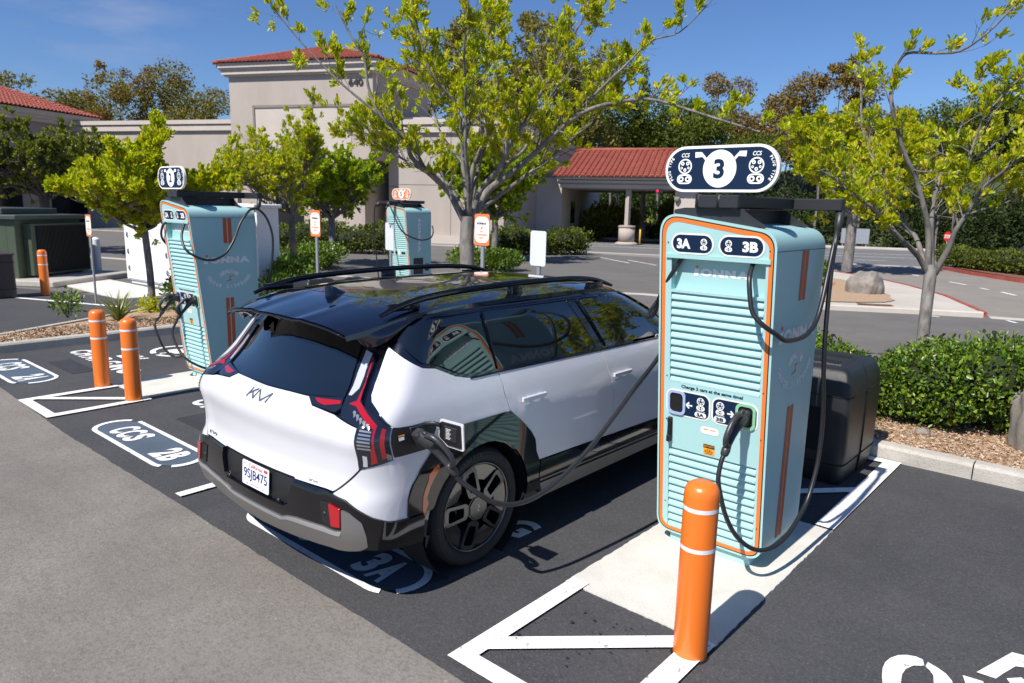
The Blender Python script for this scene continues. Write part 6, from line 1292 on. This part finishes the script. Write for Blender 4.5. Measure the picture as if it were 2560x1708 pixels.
auto_tree('street tree with a mottled trunk beyond the round boulder', (-8.6, 29.8, .1), 2.3, 9, 3.4, 3.0, 67, 'leafC', .20, 20, .17, .075, (26, .95, .1, 4), 1.0)
auto_tree('tree cut off by the right edge of the picture, only a leafy branch showing', (.35, 9.5, .1), 1.7, 7, 1.9, 1.5, 78, 'leafC', .06, 15, .08, .034, (20, .42, .2, 3), .9)

def crown_cloud(lumps, n, rngs, squash=.8, shell=.55):
    w_ = np.array([l[3]**2 for l in lumps]); w_ = w_/w_.sum(); pick = rngs.choice(len(lumps), n, p=w_); c = np.array([l[:3] for l in lumps])[pick]; r = np.array([l[3] for l in lumps])[pick]
    d = rngs.normal(size=(n, 3)); d /= np.linalg.norm(d, axis=1)[:, None]; rad = r*rngs.uniform(shell, 1, n)**.5*(1+.18*np.sin(d[:, 0]*9+pick)*np.cos(d[:, 1]*8+pick*2)); return c+d*rad[:, None]*np.array([1, 1, squash]), d
def big_tree(label, base, h, w_, seed, leafm, n=2600, ls=.55, trunk=.3, sparse=False, cone=False, group='background trees', name='background_tree', fork=.3):
    r_ = np.random.default_rng(seed); t = empty(name, base, label, 'tree', group); B_ = np.array(base, float); mb = MB(); lumps = []; m = 10 if sparse else 14
    if cone:
        mb.tube([B_, B_+[0, 0, h*.95]], [trunk, .04], 8)
        for i in range(26): zz = .12+.86*i/26; a = r_.uniform(0, 6.28); rr = w_*(1-zz)*.9+.15; lumps.append((B_[0]+math.cos(a)*rr*.5, B_[1]+math.sin(a)*rr*.5, B_[2]+h*zz, rr*.75))
    else:
        mb.tube([B_, B_+[.1, 0, h*fork*.6], B_+[.0, .2, h*fork]], [trunk, trunk*.8, trunk*.65], 8)
        for i in range(m):
            a = 6.28*(i+r_.uniform(-.4, .4))/m; q = r_.uniform(.25, 1)**.6; zz = fork+.12+(.88-fork)*r_.uniform(.1, 1); rr = w_*q*(1.05-.55*abs(zz-.6)*1.6); c = B_+np.array([math.cos(a)*rr, math.sin(a)*rr, h*zz*.93]); s_ = w_*(r_.uniform(.16, .30) if sparse else r_.uniform(.30, .5)); lumps.append((*c, s_))
            mb.tube([B_+[0, .2, h*fork*.95], B_*.45+c*.55+np.array([0, 0, -.05*h]), c], [trunk*.4, trunk*.22, .03], 6, smooth=3)
            if sparse:
                for _ in range(3): lumps.append((*(c+r_.normal(size=3)*w_*.22), s_*.55))
    mb.build('trunk', 'barkd', t, shift=base, ang=80)
    P, D = crown_cloud(lumps, n, r_, .85, .25 if not sparse else .05); D = D*.5+r_.normal(size=D.shape)*.8+np.array([0, 0, -.1]); s_ = r_.uniform(.6, 1.4, len(P)); leaves(P, D, ls*s_, ls*.5*s_, leafm, 'crown', t, shift=base); return t
def at(px_, D):   # (compass only used to lay the far row out in plan)
    r = Vector(((px_-1280)/1796.2, 0, 0)); v = r2*r.x+Vector((fwd.x, fwd.y, 0)); return (v.x*D, v.y*D)
FAR = [  # plan x, y, height, half-width, leaf, n, size, sparse/cone, label
 ((105, 92), 19, 6.2, 'leafE', 1500, .55, 's', 'airy sparse tree above the left tile roof'),
 ((200, 95), 15.6, 5.0, 'leafE', 2200, .50, '', 'low olive tree behind the left wing parapet'),
 ((330, 92), 16.6, 5.8, 'leafR', 2600, .50, 's', 'wind-swept brownish tree over the middle of the parapet'),
 ((430, 90), 18.3, 6.2, 'leafE', 3200, .50, '', 'dense olive tree over the parapet just left of the tower'),
 ((520, 96), 17.6, 5.0, 'leafE', 2500, .50, '', 'olive tree touching the left side of the tower'),
 ((260, 100), 15.2, 5.0, 'leafE', 2200, .5, '', 'low tree behind the parapet, second from the left'),
 ((1120, 80), 20.5, 5.0, 'leafE', 2200, .55, 's', 'tall thin eucalyptus behind the big tree'),
 ((1230, 78), 22, 5.6, 'leafE', 3200, .55, 's', 'tallest eucalyptus showing between the big tree limbs'),
 ((1330, 76), 20.5, 5.6, 'leafE', 4200, .52, '', 'broad olive eucalyptus right of the big tree trunk'),
 ((1410, 82), 19.6, 5.6, 'leafE', 3800, .52, '', 'olive tree above the left end of the canopy roof'),
 ((1580, 85), 19.5, 3.8, 'leafF', 3600, .45, 'c', 'dark pointed conifer rising above the canopy'),
 ((1480, 92), 14.6, 6.7, 'leafF', 4800, .55, '', 'dark green wooded tree left of the conifer'),
 ((1650, 88), 14.2, 6.2, 'leafF', 5000, .52, '', 'rounded green tree above the canopy roof'),
 ((1760, 90), 14.4, 6.2, 'leafF', 5000, .52, '', 'rounded green tree directly behind the header sign of charger 3'),
 ((1800, 100), 20.2, 5.4, 'leafR', 3000, .55, '', 'russet crowned tree left of charger 3 arm'),
 ((1900, 98), 18.4, 5.6, 'leafR', 3600, .55, '', 'russet tree above the swing arm of charger 3'),
 ((2010, 92), 18.6, 5.6, 'leafR', 3600, .55, '', 'brownish tree right of charger 3'),
 ((2040, 84), 19.8, 3.9, 'leafR', 2400, .5, 's', 'tall thin russet tree with a ragged top right of charger 3'),
 ((2130, 88), 14.6, 5.6, 'leafE', 3600, .5, '', 'olive tree behind the sparse tree at right'),
 ((2290, 95), 17.6, 7.3, 'leafF', 5200, .55, '', 'round dark green tree on the right skyline'),
 ((2420, 92), 19.6, 6.7, 'leafF', 5200, .55, '', 'highest green tree on the right skyline'),
 ((2540, 98), 17.6, 6.7, 'leafF', 4800, .55, '', 'green tree at the right edge of the skyline'),
 ((2680, 95), 17, 6.7, 'leafF', 3800, .55, '', 'green tree just beyond the right edge'),
]
for i, (pl_, h_, w_, lf, n_, s_, md, lab) in enumerate(FAR):
    x, y = at(*pl_); zb = 0 if y < 58 else -1.3
    big_tree(lab, (round(x, 1), round(y, 1), zb), h_-zb, w_, 100+i, lf, int(n_*3.0), s_*.60, .28, md == 's', md == 'c')
# dark understorey right across the far side of the street: reads as one mass
def mass(name, label, lumps, n, ls, leafm, cat, seed, core=None, kind='stuff', shell=.6, squash=1.):
    r_ = np.random.default_rng(seed); P, D = crown_cloud(lumps, n, r_, squash, shell); D = D+r_.normal(size=D.shape)*.8; s_ = r_.uniform(.6, 1.4, len(P)); o = leaves(P, D, ls*s_, ls*.5*s_, leafm, name); tag(o, label, cat)
    if kind: o['kind'] = kind
    return o
lum = []; r_ = np.random.default_rng(5)
for px_ in range(1240, 2760, 40):
    for _ in range(4):
        x, y = at(px_+r_.uniform(-20, 20), r_.uniform(66, 76)); lum.append((x, y, -1.0+r_.uniform(.3, 4.8), r_.uniform(1.3, 2.2)))
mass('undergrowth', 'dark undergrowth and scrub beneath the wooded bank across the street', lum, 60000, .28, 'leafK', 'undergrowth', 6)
lum = [(*at(px_+r_.uniform(-10, 10), r_.uniform(60, 64)), r_.uniform(-.8, .6), r_.uniform(.8, 1.5)) for px_ in range(1240, 2000, 22)]
mass('undergrowth', 'lighter low bushes seen under the drive-through canopy', lum, 9000, .22, 'leafD', 'undergrowth', 7)
# pale stems standing in the wood
for i, (px_, D_, h_) in enumerate(((1505, 63, 6), (1522, 64, 5.5), (1620, 62, 4.5), (1700, 66, 6), (2005, 66, 7), (2110, 66, 6), (1470, 66, 5))):
    x, y = at(px_, D_); b = MB(); b.tube([(0, 0, -1), (.12, .05, h_*.5), (-.1, .1, h_)], [.13, .1, .06], 7, smooth=3); o = b.build('bare_trunk', 'bark', loc=(x, y, 0), ang=80); tag(o, 'pale slender bare trunk in the dark wood beyond the street', 'tree', 'pale bare trunks in the wood')
def hedge(label, cx, cy, L_, dp, h, ang, z0, n, ls, seed, leafm='leafH', name='hedge', wav=.12, group='clipped hedges', cat='hedge', stems=True):
    r_ = np.random.default_rng(seed); e = empty(name, (cx, cy, z0), label, cat, group, R(ang)); k = max(3, int(L_/.45)); lumps = []
    ph = r_.uniform(0, 6, 4)
    for i in range(k*3):
        x = -L_/2+L_*(i+.5)/(k*3); hh = h*(1+wav*math.sin(x*1.9+ph[0])+wav*.5*math.sin(x*5.1+ph[1]))
        for yy in (-dp*.27, dp*.27): lumps += [(x+r_.normal()*.05, yy+r_.normal()*.05, hh*.62, min(hh*.42, dp*.36)), (x+r_.normal()*.05, yy*1.1, hh*.36, min(hh*.3, dp*.34))]
    P, D = crown_cloud(lumps, n, r_, 1.0, .72); P = P[P[:, 2] > .02]; D = D[:len(P)]
    D = D*.9+r_.normal(size=D.shape)*.7+np.array([0, 0, .5]); s_ = r_.uniform(.7, 1.3, len(P)); leaves(P, D, ls*s_, ls*.55*s_, leafm, 'foliage', e)
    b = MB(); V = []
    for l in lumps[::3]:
        b.lathe([(0, l[2]-l[3]*.72), (l[3]*.55, l[2]-l[3]*.4), (l[3]*.75, l[2]), (l[3]*.5, l[2]+l[3]*.5), (0, l[2]+l[3]*.68)], 8, (l[0], l[1], 0), cap=False)  # added dark core lumps block see-through; their colour holds the inner shade
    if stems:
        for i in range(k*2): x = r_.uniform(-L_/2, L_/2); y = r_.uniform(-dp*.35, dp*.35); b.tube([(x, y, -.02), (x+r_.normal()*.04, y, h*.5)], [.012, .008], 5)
    M.setdefault('core', mat('shaded_hedge_core', (.02, .028, .010), .95)); b.build('stems', 'core', e); return e
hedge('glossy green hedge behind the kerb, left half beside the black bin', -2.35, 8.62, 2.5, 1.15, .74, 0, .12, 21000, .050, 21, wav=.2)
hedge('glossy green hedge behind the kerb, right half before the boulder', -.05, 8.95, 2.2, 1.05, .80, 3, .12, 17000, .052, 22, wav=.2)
hedge('dark clipped hedge on the red-edged island across the driveway', -3.7, 34.6, 7.5, 1.3, .80, -42, .1, 16000, .10, 24, 'leafF')
hedge('clipped hedge far away behind the drive-through lane', *at(1560, 56), 20, 1.4, 1.3, 20, 0, 12000, .16, 25)
hedge('dark clipped hedge at the foot of the tower wall', *at(845, 34), 6.5, 1.6, 1.25, 32, 0, 9000, .12, 26, 'leafF')
hedge('dark hedge against the shaded wall right of the big tree', *at(1335, 36), 4.5, 1.8, 1.1, 60, 0, 9000, .12, 27, 'leafF')
def shrub(label, c, r, h, n, ls, leafm, seed, cat='shrub', name='shrub', group='low shrubs', squash=None, flowers=0):
    r_ = np.random.default_rng(seed); e = empty(name, c, label, cat, group); lumps = [(r_.normal()*r*.4, r_.normal()*r*.4, h*r_.uniform(.35, .62), r*r_.uniform(.35, .55)) for _ in range(9)]
    P, D = crown_cloud(lumps, n, r_, squash or h/r*.8, .4); k_ = P[:, 2] > 0; P = P[k_]; D = D[k_]; D = D+r_.normal(size=D.shape)*.6+np.array([0, 0, .6]); s_ = r_.uniform(.7, 1.3, len(P)); leaves(P, D, ls*s_, ls*.45*s_, leafm, 'foliage', e)
    b = MB()
    for l in lumps: b.tube([(0, 0, 0), (l[0]*.6, l[1]*.6, l[2]*.6), (l[0], l[1], l[2])], [.02*r, .015*r, .008], 5)
    b.build('stems', 'barkd', e)
    if flowers:
        Pf = P[r_.choice(len(P), flowers)]+np.array([0, 0, ls*.6]); M.setdefault('flower', leafmat('white_flower', [(.8, .8, .75), (.85, .82, .7)], .1)); leaves(Pf, r_.normal(size=Pf.shape)+[0, 0, 1], ls*.9, ls*.8, 'flower', 'flowers', e)
    return e
shrub('round bright green shrub with white blossoms left of the centre sign', (*at(790, 25.5), .0), 1.25, .95, 6500, .09, 'leafH', 31, flowers=40)
shrub('round bright green shrub with white blossoms right of the big trunk', (*at(1225, 26.5), .0), 1.2, .9, 6500, .09, 'leafH', 32, flowers=60)
shrub('leafy shrub in the bed just right of charger 2', (-14.6, 9.1, .1), .8, 1.0, 4200, .085, 'leafH', 33)
shrub('smaller leafy shrub behind the rear corner of charger 2', (-13.0, 8.2, .1), .6, .75, 3000, .075, 'leafH', 38)
shrub('leafy shrub behind the dark trunk left of charger 2', (-13.9, 6.5, .1), .62, .85, 2600, .07, 'leafH', 34)
shrub('thin straggly plant at the foot of the furthest charging sign', (-14.55, 4.45, .1), .33, .5, 260, .07, 'leafH', 35, squash=1.3)
shrub('young shoots at the base of the dark tree trunk', (-14.15, 5.75, .1), .22, .35, 300, .06, 'leafC', 36)
shrub('green shrub left of the round boulder', (-7.9, 22.6, .1), 1.0, .8, 5000, .1, 'leafH', 37)
for lab, px_, D_, s_, lf in (('pale bush under the left half of the canopy', 1475, 55, 1.6, 'leafD'), ('second pale bush under the canopy beside the column', 1530, 56, 1.7, 'leafE'), ('green bush under the canopy right of the column', 1660, 57, 2.0, 'leafD')):
    shrub(lab, (*at(px_, D_), 0), s_, s_*1.7, 3600, .24, lf, int(px_), group='bushes beyond the canopy')
# strap-leaved plant
def flax(label, c, n, L_, seed):
    r_ = np.random.default_rng(seed); e = empty('flax_plant', c, label, 'plant'); b = MB()
    for i in range(n):
        a = r_.uniform(0, 6.28); el = r_.uniform(.7, 1.45); l = L_*r_.uniform(.6, 1.1); w_ = .016*r_.uniform(.7, 1.3); d_ = np.array([math.cos(a)*math.cos(el), math.sin(a)*math.cos(el), math.sin(el)]); s_ = np.array([-math.sin(a), math.cos(a), 0])*w_; p = np.array([math.cos(a)*.03, math.sin(a)*.03, 0]); V = []
        for j in range(6):
            t = j/5; q = p+d_*l*t+np.array([math.cos(a), math.sin(a), 0])*.22*l*t*t-np.array([0, 0, .32*l*t*t]); V += [tuple(q-s_*(1-t*.85)), tuple(q+s_*(1-t*.85))]
        b.add(V, [(2*j, 2*j+1, 2*j+3, 2*j+2) for j in range(5)], 0, True)
    b.build('leaf_clump', 'flax', e, fixn=False); return e
flax('spiky strap-leaved plant in the bark bed left of charger 2', (-13.55, 4.95, .12), 80, .85, 3)
# parked cars beyond the far hedge
def far_car(loc, rz, m, label, pickup=False):
    e = empty('parked_car', loc, label, 'car', 'cars parked across the street', R(rz)); b = MB()
    prof = [(0, .35), (.05, .75), (.9, .95), (1.5, 1.0), (2.05, 1.48), (3.2, 1.52), (3.9, 1.05), (4.5, .95), (4.6, .4)]
    b.prism([(4.6, .25), (0, .25)]+prof, -.86, .86, lambda x, z, h: (x, h, z)); b.build('body', m, e, ang=35)
    b = MB(); b.prism([(1.62, 1.02), (2.1, 1.42), (3.12, 1.45), (3.62, 1.05)], -.875, .875, lambda x, z, h: (x, h, z)); b.build('side_glass', 'glass', e)
    b = MB(); b.prism([(1.52, 1.03), (1.56, 1.05), (2.05, 1.47), (2.0, 1.45)], -.74, .74, lambda x, z, h: (x-.03, h, z)); b.build('windscreen', 'glass', e)
    for x in (.85, 3.75):
        for y in (-.87, .70): b = MB(); b.lathe([(.1, y), (.33, y), (.33, y+.18), (.1, y+.18)], 20, (x, 0, .33), 'y'); w__ = b.build('wheel', 'rubber', e); b = MB(); b.lathe([(.0, y-.01), (.2, y-.01), (.2, y+.19), (0, y+.19)], 12, (x, 0, .33), 'y'); b.build('rim', 'grey', w__)
    for y in (-.7, .5): b = MB(); b.rbox(-.02, .05, y, y+.2, .62, .74, .01); b.build('headlight', 'clear', e)
    return e
x, y = at(2455, 62); far_car((x, y, -1.2), 20, 'carblue', 'dark blue car beyond the far hedge, left one of two')
x, y = at(2530, 56); far_car((x, y, -.9), 18, 'carsilver', 'silver car beyond the far hedge at the right edge')
